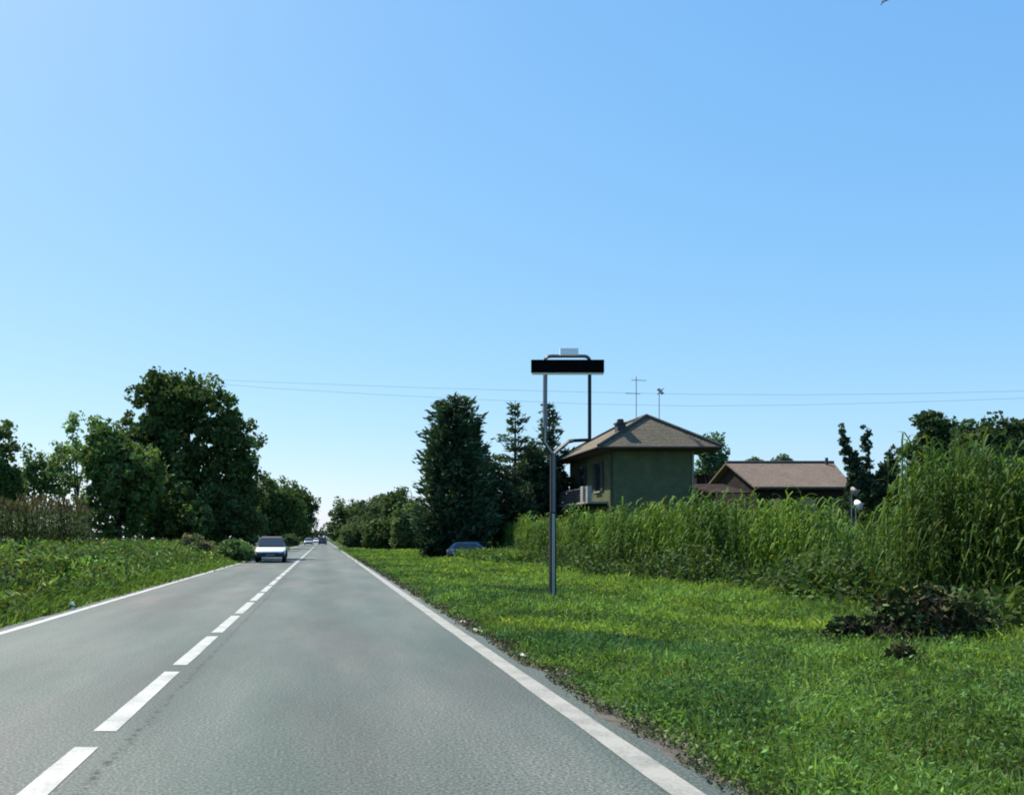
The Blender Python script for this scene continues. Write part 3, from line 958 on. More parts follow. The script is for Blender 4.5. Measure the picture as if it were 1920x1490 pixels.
# sparse pale trees
Y = 66; b = (at(140, 0, Y).x, Y, 0)
tree('slender_tree', 'thin open pale green tree with sky showing through its leaves', 'tree', b,
     [px_lobe(140, 800, 14, 36, Y, b), px_lobe(172, 790, 16, 28, Y, b, dy=0.4), px_lobe(120, 850, 26, 30, Y, b), px_lobe(155, 850, 24, 34, Y, b), px_lobe(95, 870, 26, 26, Y, b), px_lobe(125, 905, 40, 34, Y, b)],
     110, 0.5, 30, 0.22, LIGHT, 7.5, 0.12, seed=25, shell=0.3)
Y = 64; b = (at(70, 0, Y).x, Y, 0)
tree('slender_tree', 'low loose tree rising just above the tall maize', 'tree', b,
     [px_lobe(65, 875, 28, 30, Y, b), px_lobe(85, 905, 34, 34, Y, b), px_lobe(45, 910, 24, 30, Y, b), px_lobe(52, 838, 8, 10, Y, b)], 80, 0.5, 34, 0.23, (0.045, 0.08, 0.03), 4.5, 0.1, seed=26, shell=0.4)
Y = 60; b = (at(-5, 0, Y).x, Y, 0)
tree('broadleaf_tree', 'dark tree cut off by the picture edge behind the tall maize', 'tree', b,
     [px_lobe(-5, 830, 34, 50, Y, b), px_lobe(-15, 885, 50, 50, Y, b), px_lobe(-10, 930, 50, 40, Y, b), px_lobe(8, 900, 36, 40, Y, b)], 170, 0.55, 50, 0.25, MIDG, 5, 0.2, seed=27)
# row along the road further off, left side
Y = 118; b = (at(505, 0, Y).x, Y, 0)
tree('broadleaf_tree', 'mid distance tree following the biggest tree along the road', 'tree', b,
     [px_lobe(495, 930, 36, 50, Y, b), px_lobe(470, 960, 36, 40, Y, b), px_lobe(520, 945, 30, 42, Y, b), px_lobe(500, 980, 48, 26, Y, b), px_lobe(545, 965, 22, 30, Y, b)],
     260, 0.95, 50, 0.36, DARK, 7, 0.3, seed=28, group='roadside tree row')
Y = 160; b = (at(538, 0, Y).x, Y, 0)
tree('broadleaf_tree', 'second tree of the far row behind the oncoming white car', 'tree', b,
     [px_lobe(540, 930, 26, 36, Y, b), px_lobe(525, 960, 30, 36, Y, b), px_lobe(552, 965, 24, 32, Y, b), px_lobe(540, 988, 36, 16, Y, b)],
     200, 1.1, 50, 0.42, (0.042, 0.062, 0.02), 9, 0.3, seed=29, group='roadside tree row')
Y = 230; b = (at(568, 0, Y).x - 1.5, Y, 0)
tree('broadleaf_tree', 'rounded tree at the far end of the row where the sky opens', 'tree', b,
     [px_lobe(572, 945, 22, 28, Y, b), px_lobe(562, 965, 24, 28, Y, b), px_lobe(580, 960, 15, 26, Y, b), px_lobe(566, 990, 26, 14, Y, b)],
     170, 1.4, 46, 0.55, DARK, 9, 0.35, seed=30, group='roadside tree row')
# low roadside bushes on that side
for i, (px, py, rx, ry, Yb, lab) in enumerate([(452, 1034, 30, 20, 50, 'low light green bush beside the oncoming white car'), (375, 1022, 30, 18, 47, 'low brownish bush at the far end of the crop'),
                                             (548, 1012, 16, 9, 95, 'small bush at the road edge just behind the oncoming white car')]):
    b = (at(px, 0, Yb).x - 0.35, Yb, 0)
    tree('roadside_bush', lab, 'bush', b, [px_lobe(px, py, rx, ry, Yb, (b[0] + 0.35, 0, 0)), px_lobe(px + rx * 0.5, py + ry * 0.3, rx * 0.6, ry * 0.7, Yb, (b[0] + 0.35, 0, 0))],
         90, 0.3, 45, 0.15 if Yb < 90 else 0.25, [(0.06, 0.095, 0.035), (0.075, 0.075, 0.04), (0.035, 0.06, 0.025)][i], 0.8, 0.04, seed=40 + i, limbs=3)

# right side
Y = 200; b = (at(655, 0, Y).x, Y, 0)
tree('broadleaf_tree', 'rounded far tree opposite the row, where the road narrows', 'tree', b,
     [px_lobe(652, 962, 28, 28, Y, b), px_lobe(640, 985, 24, 26, Y, b), px_lobe(668, 975, 26, 30, Y, b), px_lobe(655, 995, 38, 16, Y, b)],
     200, 1.3, 46, 0.5, (0.036, 0.055, 0.02), 8, 0.3, seed=31)
sh = [(690, 975, 34, 36, 150, 'grey green shrub, farthest of the hedge beside the conifer'), (715, 968, 30, 42, 128, 'taller shrub second along the hedge beside the conifer'),
      (745, 960, 26, 44, 112, 'tallest dark shrub in the hedge beside the conifer'), (672, 1000, 30, 22, 135, 'low shrub at the verge in front of the far hedge'),
      (770, 985, 30, 42, 100, 'shrub of the hedge that touches the big conifer'), (722, 1000, 34, 28, 105, 'broad low shrub in front of the hedge')]
for i, (px, py, rx, ry, Yb, lab) in enumerate(sh):
    b = (at(px, 0, Yb).x, Yb, 0)
    tree('hedge_shrub', lab, 'shrub', b, [px_lobe(px, py, rx, ry, Yb, b), px_lobe(px - rx * 0.4, py + ry * 0.5, rx * 0.7, ry * 0.6, Yb, b), px_lobe(px + rx * 0.4, py + ry * 0.55, rx * 0.7, ry * 0.55, Yb, b)],
         190, 0.8, 48, 0.32, [(0.046, 0.066, 0.028), (0.052, 0.072, 0.03), (0.036, 0.056, 0.02)][i % 3], Yb / 40, 0.1, group='hedge shrubs beside the big conifer', seed=50 + i)

CON = (0.019, 0.034, 0.018)
Y = 62
conifer('conifer_tree', 'big broad dark conifer with several pointed tops beside the verge', (at(853, 0, Y).x, Y, -0.05), at(0, 735, Y).z, 2.95, CON, 61,
        tops=((-0.75, 0.2, at(0, 745, Y).z, 2.2), (0.75, -0.2, at(0, 738, Y).z - 0.2, 2.2), (1.3, 0.3, at(0, 790, Y).z, 1.9), (-1.1, -0.3, at(0, 790, Y).z, 1.9)), dens=30, power=0.5, whorl=0.8, leaf=0.5, tips=0.6)
Y = 69
conifer('pine_tree', 'open topped pine between the big conifer and the sign', (at(966, 0, Y).x, Y, -0.05), at(0, 748, Y).z, 3.0, (0.024, 0.04, 0.02), 62, whorl=0.95, droop=-0.02, tips=0.18, nper=7, power=0.7, leaf=0.5, dens=26)
Y = 71
conifer('pine_tree', 'dark conifer directly behind the forked sign', (at(1030, 0, Y).x, Y, -0.05), at(0, 752, Y).z, 2.6, (0.02, 0.035, 0.019), 63, whorl=0.75, nper=8, power=0.62, leaf=0.5, dens=28)
Y = 64
b = (at(925, 0, Y).x, Y, 0)
tree('evergreen_shrub', 'dark evergreen filling the gap between the two conifers', 'shrub', b,
     [px_lobe(925, 930, 40, 75, Y, b), px_lobe(960, 960, 45, 60, Y, b), px_lobe(900, 975, 35, 45, Y, b)], 240, 0.55, 55, 0.24, (0.018, 0.03, 0.016), 5, 0.14, seed=64)
Y = 70
b = (at(1010, 0, Y).x, Y, 0)
tree('evergreen_shrub', 'dark evergreen at the corner of the farmhouse', 'shrub', b,
     [px_lobe(1005, 900, 42, 70, Y, b), px_lobe(1035, 930, 40, 55, Y, b), px_lobe(985, 960, 35, 45, Y, b)], 240, 0.55, 52, 0.25, (0.018, 0.032, 0.016), 6, 0.14, seed=65)
Y = 60.5
b = (at(827, 0, Y).x, Y, 0)
tree('clipped_bush', 'round blackish bush at the foot of the big conifer', 'bush', b,
     [px_lobe(828, 1013, 33, 33, Y, b), px_lobe(815, 1025, 24, 20, Y, b), px_lobe(842, 1025, 24, 20, Y, b)], 150, 0.3, 60, 0.15, (0.010, 0.022, 0.012), 1.4, 0.06, seed=66)

# tree behind the farmhouse, distant tops over the barn roof
Y = 82; b = (at(1338, 0, Y).x, Y, 0)
tree('slender_tree', 'thin leafy tree showing past the farmhouse eave', 'tree', b,
     [px_lobe(1332, 835, 24, 24, Y, b), px_lobe(1345, 865, 22, 26, Y, b), px_lobe(1325, 860, 20, 28, Y, b)], 90, 0.55, 36, 0.27, (0.035, 0.07, 0.035), 8, 0.14, seed=71, shell=0.4)
for i, (px, py, rx, ry, lab) in enumerate([(1470, 866, 15, 11, 'distant tree top showing over the middle of the brown roof'), (1415, 868, 14, 7, 'low distant tree top over the brown roof near its gable')]):
    Y = 150; b = (at(px, 0, Y).x, Y, 0)
    tree('distant_tree', lab, 'tree', b, [px_lobe(px, py, rx, ry, Y, b), px_lobe(px + 5, py + 14, rx * 1.3, ry * 1.2, Y, b)], 60, 0.7, 36, 0.4, (0.05, 0.07, 0.04), at(0, py, Y).z, 0.2, seed=72 + i)

# upright many-stemmed dark tree beside the barn
Y = 52; b = (at(1640, 0, Y).x, Y, 0)
cols = []
for px, top, rx in ((1580, 800, 8), (1629, 806, 9), (1664, 838, 10), (1692, 834, 8), (1602, 850, 10)):
    for k in range(6):
        t = k / 5
        cols.append(px_lobe(px + (1640 - px) * t * 0.45, top + 10 + (945 - top) * t * 0.8, rx * (0.7 + 0.9 * t), 20, Y, b, dy=0.3 * math.sin(px)))
cols += [px_lobe(1640, 925, 55, 35, Y, b), px_lobe(1610, 905, 26, 34, Y, b), px_lobe(1665, 900, 26, 34, Y, b)]
tree('upright_tree', 'dark tree of several separate upright plumes beside the brown roof', 'tree', b, cols, 900, 0.17, 22, 0.15, (0.022, 0.038, 0.022), 5, 0.12, seed=81, up=0.8, limbs=12, shell=0.3)
Y = 46; b = (at(1755, 0, Y).x, Y, 0)
tree('broadleaf_tree', 'tall dark tree with a narrow top behind the reeds', 'tree', b,
     [px_lobe(1748, 812, 26, 36, Y, b), px_lobe(1765, 860, 38, 44, Y, b), px_lobe(1735, 880, 28, 36, Y, b), px_lobe(1762, 920, 44, 44, Y, b), px_lobe(1712, 848, 14, 14, Y, b)],
     280, 0.42, 55, 0.19, (0.032, 0.052, 0.02), 6, 0.16, seed=82)
Y = 44; b = (at(1868, 0, Y).x, Y, 0)
tree('broadleaf_tree', 'wide dark tree behind the tallest reeds', 'tree', b,
     [px_lobe(1825, 825, 32, 34, Y, b), px_lobe(1872, 818, 34, 34, Y, b), px_lobe(1915, 825, 36, 36, Y, b), px_lobe(1850, 870, 60, 45, Y, b), px_lobe(1930, 880, 50, 50, Y, b), px_lobe(1880, 930, 80, 50, Y, b)],
     420, 0.45, 55, 0.19, (0.032, 0.05, 0.018), 6, 0.2, seed=83)

Y = 57; b = (at(1650, 0, Y).x, Y, 0)
tree('hedge_shrub', 'low dark hedge bush under the dark upright tree', 'shrub', b,
     [px_lobe(1600, 960, 40, 32, Y, b), px_lobe(1650, 955, 45, 32, Y, b), px_lobe(1705, 958, 40, 34, Y, b), px_lobe(1650, 985, 90, 28, Y, b)], 260, 0.4, 50, 0.2, (0.022, 0.035, 0.02), 2, 0.1, seed=84)

# far wood closing the horizon
rng = np.random.default_rng(90)
P, T = [], []
n = 5200
X = rng.uniform(-420, 640, n); Yw = 440 + rng.uniform(0, 50, n) + 0.0006 * (X - 30) ** 2
top = 6.5 + 2.2 * np.sin(X * 0.11) + 1.5 * np.sin(X * 0.31 + 1) + 1.2 * np.sin(X * 0.73)
C = np.stack([X, Yw, rng.random(n) ** 0.7 * top], axis=1)
k = np.repeat(np.arange(n), 10)
PP = C[k] + rng.normal(0, 0.9, (len(k), 3))
PP[:, 2] = np.abs(PP[:, 2])
V, F = cards(PP, 1.3 * rng.uniform(0.6, 1.3, len(PP)), rng, 1.2)
TT = tints(n, (0.03, 0.052, 0.03), rng, 0.2)[k]
tag(mesh_np('far_treeline', V, F, M['leaf'], np.repeat(TT, 4, axis=0)), 'dark line of far woodland closing the end of the road', 'woodland', kind='stuff')


# ------------------------------------------------------------------ maize, crop, weeds
def plant_template(rng, h, nleaf, ll, lw, col, tassel=0.0, spread=0.5):
    """one strap-leaved plant: stalk and arching leaves. Returns V, F (quads), tint"""
    V, F, T = [], [], []
    def addq(vs, t):
        k0 = len(V)
        V.extend(vs); F.append((k0, k0 + 1, k0 + 2, k0 + 3)); T.extend([t] * 4)
    col = np.array(col)
    r = 0.013
    for a in (0, 1.57):
        dx, dy = math.cos(a) * r, math.sin(a) * r
        addq([(-dx, -dy, -0.05), (dx, dy, -0.05), (dx * 0.4, dy * 0.4, h), (-dx * 0.4, -dy * 0.4, h)], col * np.array([1.1, 0.95, 0.8]))
    a = rng.random() * 6.28
    for i in range(nleaf):
        t = (i + 0.6) / nleaf
        z = h * (0.12 + 0.86 * t)
        a += 2.5 + rng.normal(0, 0.5)
        L = ll * rng.uniform(0.65, 1.2) * (1.0 - 0.35 * abs(t - 0.55))
        up = rng.uniform(0.35, 1.0) + 0.55 * t
        tint = col * math.exp(rng.normal(0, 0.2)) * (np.array([1.5, 1.15, 0.75]) if rng.random() < 0.12 else 1.0)
        d = np.array([math.cos(a), math.sin(a)]); s = np.array([-d[1], d[0]])
        prev = None
        for k in range(5):
            u = k / 4
            rad = L * spread * (u + 0.15 * u * u) * 1.2
            zz = z + L * (up * u * 0.75 - 0.95 * u * u * (0.65 + 0.5 * rng.random()))
            w = lw * (0.55 + 0.9 * u) * (1 - u) ** 0.6 * 0.9 + 0.003
            c = d * rad
            cur = ((c[0] - s[0] * w, c[1] - s[1] * w, zz), (c[0] + s[0] * w, c[1] + s[1] * w, zz + 0.2 * w))
            if prev: addq([prev[0], prev[1], cur[1], cur[0]], tint)
            prev = cur
    if tassel:
        for i in range(6):
            aa = rng.random() * 6.28
            dx, dy = math.cos(aa) * 0.1, math.sin(aa) * 0.1
            tt = np.array([0.10, 0.088, 0.05]) * rng.uniform(0.6, 1.2)
            addq([(-0.012, 0, h), (0.012, 0, h), (dx + 0.015, dy, h + tassel * rng.uniform(0.6, 1)), (dx - 0.015, dy, h + tassel * rng.uniform(0.6, 1))], tt)
    return np.array(V), np.array(F), np.array(T)


def field(templates, pos, rot, scl, tintk, rng):
    Vs, Fs, Ts, off = [], [], [], 0
    which = rng.integers(0, len(templates), len(pos))
    for ti, (V, F, T) in enumerate(templates):
        m = np.where(which == ti)[0]
        if not len(m): continue
        c, s = np.cos(rot[m])[:, None], np.sin(rot[m])[:, None]
        sc = scl[m][:, None]
        X = (V[None, :, 0] * c - V[None, :, 1] * s) * np.minimum(sc, 1.25) + pos[m, 0][:, None]
        Yy = (V[None, :, 0] * s + V[None, :, 1] * c) * np.minimum(sc, 1.25) + pos[m, 1][:, None]
        Z = V[None, :, 2] * sc + pos[m, 2][:, None]
        Vs.append(np.stack([X, Yy, Z], axis=2).reshape(-1, 3))
        Fs.append((F[None] + (np.arange(len(m)) * len(V))[:, None, None]).reshape(-1, 4) + off)
        Ts.append((T[None] * tintk[m][:, None, :]).reshape(-1, 3))
        off += len(m) * len(V)
    return np.concatenate(Vs), np.concatenate(Fs), np.clip(np.concatenate(Ts), 0.004, 0.7)


rng = np.random.default_rng(101)
MZ = (0.088, 0.16, 0.036)
tm = [plant_template(rng, 2.2, 14, 0.8, 0.028, MZ, spread=0.38) for _ in range(12)]
# strip of maize on the right: its roadside edge runs parallel with the road at about x = 11.5
def edge_x(y):
    return 11.4 + 0.35 * np.sin(y * 0.35) + 0.25 * np.sin(y * 0.9 + 1) + np.clip((y - 40) / 30, 0, 1) * 2.2
n = 3300
Yp = 7 + 61 * rng.random(n) ** 1.25
Xp = edge_x(Yp) + rng.random(n) ** 1.8 * 7.5
zmod = 1.06 + 0.10 * np.sin(Yp * 0.5) + 0.08 * np.sin(Yp * 1.3 + Xp) - 0.30 * np.exp(-((Yp - 18.3 - (Xp - 11.4) * 1.45) / 1.5) ** 2)
pos = np.stack([Xp, Yp, np.full(n, -0.05)], axis=1)
patch = 0.5 + 0.5 * np.sin(Yp * 0.9 + 0.7 * np.sin(Xp * 1.3))
tk = np.stack([0.75 + 0.45 * patch, 0.8 + 0.35 * patch, 0.9 - 0.1 * patch], axis=1) * np.exp(rng.normal(0, 0.12, (n, 1)))
V, F, T = field(tm, pos, rng.random(n) * 6.28, zmod * rng.uniform(0.85, 1.12, n), tk, rng)
tag(mesh_np('maize_field', V, F, M['crop'], T), 'tall green maize crop standing in front of the farmhouse', 'maize', kind='stuff')

# broad-leaved weeds along the foot of that maize
n = 1700
Yp = 11 + 55 * rng.random(n) ** 1.3
Xp = edge_x(Yp) - 0.45 + rng.normal(0, 0.35, n)
hh = rng.uniform(0.3, 1.25, n) * (0.8 + 0.3 * np.sin(Yp * 0.8))
k = np.repeat(np.arange(n), 30)
t = rng.random(len(k))
PP = np.stack([Xp[k], Yp[k], t * hh[k]], axis=1) + rng.normal(0, 1, (len(k), 3)) * np.array([0.2, 0.22, 0.06])
PP[:, 2] = np.abs(PP[:, 2]) - 0.04
V, F = cards(PP, rng.uniform(0.045, 0.11, len(PP)), rng, 2.2)
TT = tints(n, (0.06, 0.1, 0.03), rng, 0.35, 0.15)[k] * np.exp(rng.normal(0, 0.15, (len(k), 1)))
tag(mesh_np('field_edge_weeds', V, F, M['crop'], np.repeat(TT, 4, axis=0)), 'tangle of leafy weeds along the foot of the maize', 'weeds', kind='stuff')

# rank weeds between the verge and the conifers
n = 560
Yp = rng.uniform(44, 57.2, n)
Xp = 8.9 + rng.random(n) * 4.6
hh = rng.uniform(0.35, 0.85, n)
k = np.repeat(np.arange(n), 45)
t = rng.random(len(k))
PP = np.stack([Xp[k], Yp[k], t * hh[k]], axis=1) + rng.normal(0, 1, (len(k), 3)) * np.array([0.22, 0.22, 0.05])
PP[:, 2] = np.abs(PP[:, 2]) - 0.04
V, F = cards(PP, rng.uniform(0.06, 0.14, len(PP)), rng, 2.4, np.tile(np.array([[0, 0, 0.8]]), (len(PP), 1)))
TT = tints(n, (0.10, 0.17, 0.04), rng, 0.25, 0.12)[k] * np.exp(rng.normal(0, 0.15, (len(k), 1)))
tag(mesh_np('rank_weeds', V, F, M['crop'], np.repeat(TT, 4, axis=0)), 'light green rank weeds in front of the parked car and conifers', 'weeds', kind='stuff')

# taller reeds at the right, each clump a plant
rt = [plant_template(rng, 3.1, 16, 0.9, 0.022, (0.066, 0.12, 0.032), spread=0.30) for _ in range(6)]
reeds = [(1705, 15.8, 0.62, 'reed clump beside the brush heap, shortest of the tall reeds'), (1745, 15.4, 0.92, 'tall reed clump below the narrow topped tree'),
         (1800, 15.0, 0.93, 'tall arching reed clump in the middle of the reed bed'), (1850, 14.4, 0.88, 'tall reed clump below the wide dark tree'), (1905, 14.2, 0.85, 'reed clump at the picture edge behind the brush heap'),
         (1775, 16.8, 1.0, 'tallest pale reed clump, set back in the reed bed'), (1880, 16.2, 0.95, 'set back tall reed clump near the picture edge')]
for i, (px, Yr, sc, lab) in enumerate(reeds):
    n = 46
    base = at(px, 0, Yr)
    pos = np.stack([rng.normal(0, 0.33, n), rng.normal(0, 0.4, n), np.full(n, 0.0)], axis=1)
    V, F, T = field(rt, pos, rng.random(n) * 6.28, sc * rng.uniform(0.65, 1.12, n), np.exp(rng.normal(0, 0.2, (n, 1))) * np.ones((1, 3)), rng)
    o = mesh_np('reed_clump', V, F, M['crop'], T, loc=(base.x, Yr, -0.05))
    tag(o, lab, 'reeds', 'tall reeds at the end of the maize')

# tall tasselled maize on the left
tm2 = [plant_template(rng, 2.75, 12, 0.8, 0.04, (0.04, 0.068, 0.022), tassel=0.4) for _ in range(8)]
n = 1150
Yp = 36 + 16 * rng.random(n) ** 1.4
Xp = -0.268 * 38 - rng.random(n) * 12 - (Yp - 36) * 0.25
pos = np.stack([Xp, Yp, np.full(n, -0.05)], axis=1)
V, F, T = field(tm2, pos, rng.random(n) * 6.28, rng.uniform(0.9, 1.1, n), np.exp(rng.normal(0, 0.15, (n, 1))) * np.ones((1, 3)), rng)
tag(mesh_np('tasselled_maize', V, F, M['crop'], T), 'block of taller brown tasselled maize behind the low crop', 'maize', kind='stuff')

# low leafy crop on the left
n = 6200
Yp = 8 + 50 * rng.random(n) ** 1.35
Xp = -5.75 - rng.random(n) ** 1.5 * 9.5 - 0.15 * np.sin(Yp * 0.8)
inner = np.clip((-5.7 - Xp) / 1.3, 0.0, 1)
hh = (0.35 + 0.82 * inner) * rng.uniform(0.7, 1.15, n) * (0.98 + 0.12 * np.sin(Yp * 0.7 + Xp))
k = np.repeat(np.arange(n), 29)
t = rng.random(len(k)) ** 0.7
PP = np.stack([Xp[k], Yp[k], t * hh[k]], axis=1) + rng.normal(0, 1, (len(k), 3)) * np.array([0.16, 0.16, 0.04])
PP[:, 2] = np.abs(PP[:, 2]) - 0.04
V, F = cards(PP, rng.uniform(0.045, 0.105, len(PP)), rng, 2.6, np.tile(np.array([[0, 0, 0.5]]), (len(PP), 1)))
TT = tints(n, (0.092, 0.15, 0.04), rng, 0.45, 0.2)[k] * np.exp(rng.normal(0, 0.18, (len(k), 1)))
tag(mesh_np('leafy_crop', V, F, M['crop'], np.repeat(TT, 4, axis=0)), 'low bright green leafy crop growing up to the road edge', 'crop', kind='stuff')


# ------------------------------------------------------------------ grass
def grass(X, Y, h, w, col, rng, lean, la):
    """blades: foot, two mid points, tip; la is the direction each blade leans"""
    n = len(X)
    a = rng.random(n) * 6.28
    ln = h * lean
    dx, dy = np.cos(a) * w / 2, np.sin(a) * w / 2
    z0 = np.full(n, -0.05)
    mx, my = X + np.cos(la) * ln * 0.35, Y + np.sin(la) * ln * 0.35
    tx, ty = X + np.cos(la) * ln, Y + np.sin(la) * ln
    zt = z0 + h * np.sqrt(np.clip(1.15 - 0.55 * lean ** 2, 0.15, 1))
    zm = z0 + h * 0.62
    V = np.stack([np.stack([X, Y, z0], 1), np.stack([mx + dx, my + dy, zm], 1), np.stack([tx, ty, zt], 1), np.stack([mx - dx, my - dy, zm], 1)], axis=1).reshape(-1, 3)
    F = np.arange(4 * n).reshape(n, 4)
    return V, F, np.repeat(col, 4, axis=0)


def wave(x, y):
    return (np.sin(x * 0.9 + 1.3 * np.sin(y * 0.5)) + np.sin(y * 0.75 + 0.8 * np.sin(x * 1.1 + 2)) + 0.7 * np.sin(x * 2.3 + y * 1.7) + 0.5 * np.sin(3.7 * x - 2.1 * y + 1)) / 3.2


def tufts(Xc, Yc, hc, tc, nb, rng, spread=0.06, wk=0.0013):
    k = np.repeat(np.arange(len(Xc)), nb)
    n = len(k)
    la = rng.random(n) * 6.28
    rr = np.abs(rng.normal(0, 1, n)) * spread * (0.6 + Yc[k] / 14)
    X, Y = Xc[k] + np.cos(la) * rr, Yc[k] + np.sin(la) * rr
    h = hc[k] * rng.uniform(0.45, 1.3, n)
    w = 0.005 + wk * np.maximum(Y, 4) * rng.uniform(0.6, 1.4, n)
    col = tc[k] * np.exp(rng.normal(0, 0.16, (n, 1)))
    dry = rng.random(n) < 0.025
    col[dry] = np.array([0.24, 0.205, 0.10])
    return grass(X, Y, h, w, np.clip(col, 0.008, 0.5), rng, rng.uniform(0.1, 1.25, n), la + rng.normal(0, 0.5, n))


rng = np.random.default_rng(202)
n = 43000
Yc = 2.6 * np.exp(rng.random(n) * math.log(120 / 2.6))
xo = np.minimum(np.maximum(0.82 * Yc + 3.2, 5.0), 13.5)
Xc = 2.36 + (xo - 2.36) * rng.random(n) ** 1.1
rag = 2.36 + 0.10 * np.sin(Yc * 2.3) + 0.09 * np.sin(Yc * 5.7 + 1) + rng.normal(0, 0.06, n)
m = Xc > rag
Xc, Yc = Xc[m], Yc[m]; n = len(Xc)
wv = wave(Xc, Yc)
fine = wave(Xc * 3.1 + 4, Yc * 2.7)
hc = (0.12 + 0.04 * wv + 0.045 * fine + 0.09 * np.clip((Xc - 6) / 4.5, 0, 1)) * rng.uniform(0.6, 1.5, n) * np.clip(0.4 + (Xc - 2.3) / 0.9, 0.4, 1)
hc = np.clip(hc, 0.04, 0.42)
tc = np.array([0.125, 0.21, 0.048]) * np.exp(rng.normal(0, 0.24, (n, 1))) * (1.05 + 0.34 * wv + 0.38 * fine)[:, None]
yel = np.clip(1.6 * wave(Xc * 0.8 + 9, Yc * 0.8) + 0.7 * wave(Xc * 2 + 1, Yc * 2), 0, 1)[:, None]
tc = tc * (1 + yel * np.array([0.55, 0.3, -0.1]))
blue = np.clip(-1.4 * wave(Xc * 0.7 + 3, Yc * 0.8 + 5) - 0.7 * wave(Xc * 1.9 + 6, Yc * 2.1), 0, 1)[:, None]
tc = tc * (1 - blue * np.array([0.66, 0.52, 0.18]))
VERGE = (Xc.copy(), Yc.copy(), tc.copy(), hc.copy())
V, F, T = tufts(Xc, Yc, hc, tc, 10, rng, wk=0.0014)
tag(mesh_np('verge_grass', V, F, M['grass'], T), 'bright green grass verge between the road and the maize', 'grass', kind='stuff')

n = 6500
Yc = 9.0 * np.exp(rng.random(n) * math.log(110 / 9.0))
Xc = -5.15 - np.abs(rng.normal(0, 0.55, n))
hc = np.clip((0.10 + 0.30 * np.clip((-5.1 - Xc) / 0.9, 0, 1)) * rng.uniform(0.6, 1.4, n), 0.05, 0.5)
tc = np.array([0.10, 0.175, 0.038]) * np.exp(rng.normal(0, 0.3, (n, 1)))
V, F, T = tufts(Xc, Yc, hc, tc, 10, rng)
tag(mesh_np('field_margin_grass', V, F, M['grass'], T), 'rough grass margin along the crop side of the road', 'grass', kind='stuff')

# dead stalks, dry leaves and creeping weeds where the verge meets the asphalt
n = 9000
Yc = 3.3 * np.exp(rng.random(n) * math.log(60 / 3.3))
Xc = 2.34 + 0.10 * np.sin(Yc * 2.3) + 0.09 * np.sin(Yc * 5.7 + 1) + rng.normal(0, 0.085, n)
m = Xc > 2.2
Xc, Yc = Xc[m], Yc[m]; n = len(Xc)
PP = np.stack([Xc, Yc, np.abs(rng.normal(0, 0.025, n)) - 0.005], axis=1)
V, F = cards(PP, rng.uniform(0.007, 0.02, n) * (0.7 + Yc / 14), rng, 2.6)
V[:, 2] = np.maximum(V[:, 2], -0.015)
TT = np.where(rng.random((n, 1)) < 0.55, tints(n, (0.125, 0.105, 0.07), rng, 0.4), tints(n, (0.085, 0.105, 0.045), rng, 0.4))
tag(mesh_np('verge_litter', V, F, M['dry'], np.repeat(TT, 4, axis=0)), 'dark dead leaves and creeping weeds along the road edge', 'leaf litter', kind='stuff')

# broad-leaved plants scattered in the near verge
pick = np.where((VERGE[1] < 24) & (rng.random(len(VERGE[0])) < 0.15 + 0.12 * wave(VERGE[0] * 1.3, VERGE[1] * 1.1 + 2)))[0]
Xp, Yp, tp, hp_ = (q[pick] for q in VERGE)
n = len(pick)
k = np.repeat(np.arange(n), 13)
PP = np.stack([Xp[k], Yp[k], hp_[k] * rng.uniform(0.3, 0.95, len(k))], axis=1) + rng.normal(0, 1, (len(k), 3)) * np.stack([0.05 + 0.004 * Yp[k], 0.05 + 0.004 * Yp[k], np.full(len(k), 0.02)], axis=1)
PP[:, 2] = np.abs(PP[:, 2])
V, F = cards(PP, rng.uniform(0.012, 0.028, len(PP)) * (0.8 + Yp[k] / 22), rng, 1.9)
TT = np.clip(tp[k] * np.array([0.85, 0.95, 1.1]) * np.exp(rng.normal(0, 0.25, (len(k), 1))), 0.008, 0.5)
tag(mesh_np('verge_weeds', V, F, M['grass'], np.repeat(TT, 4, axis=0)), 'small broad leaved weeds growing among the verge grass', 'weeds', kind='stuff')


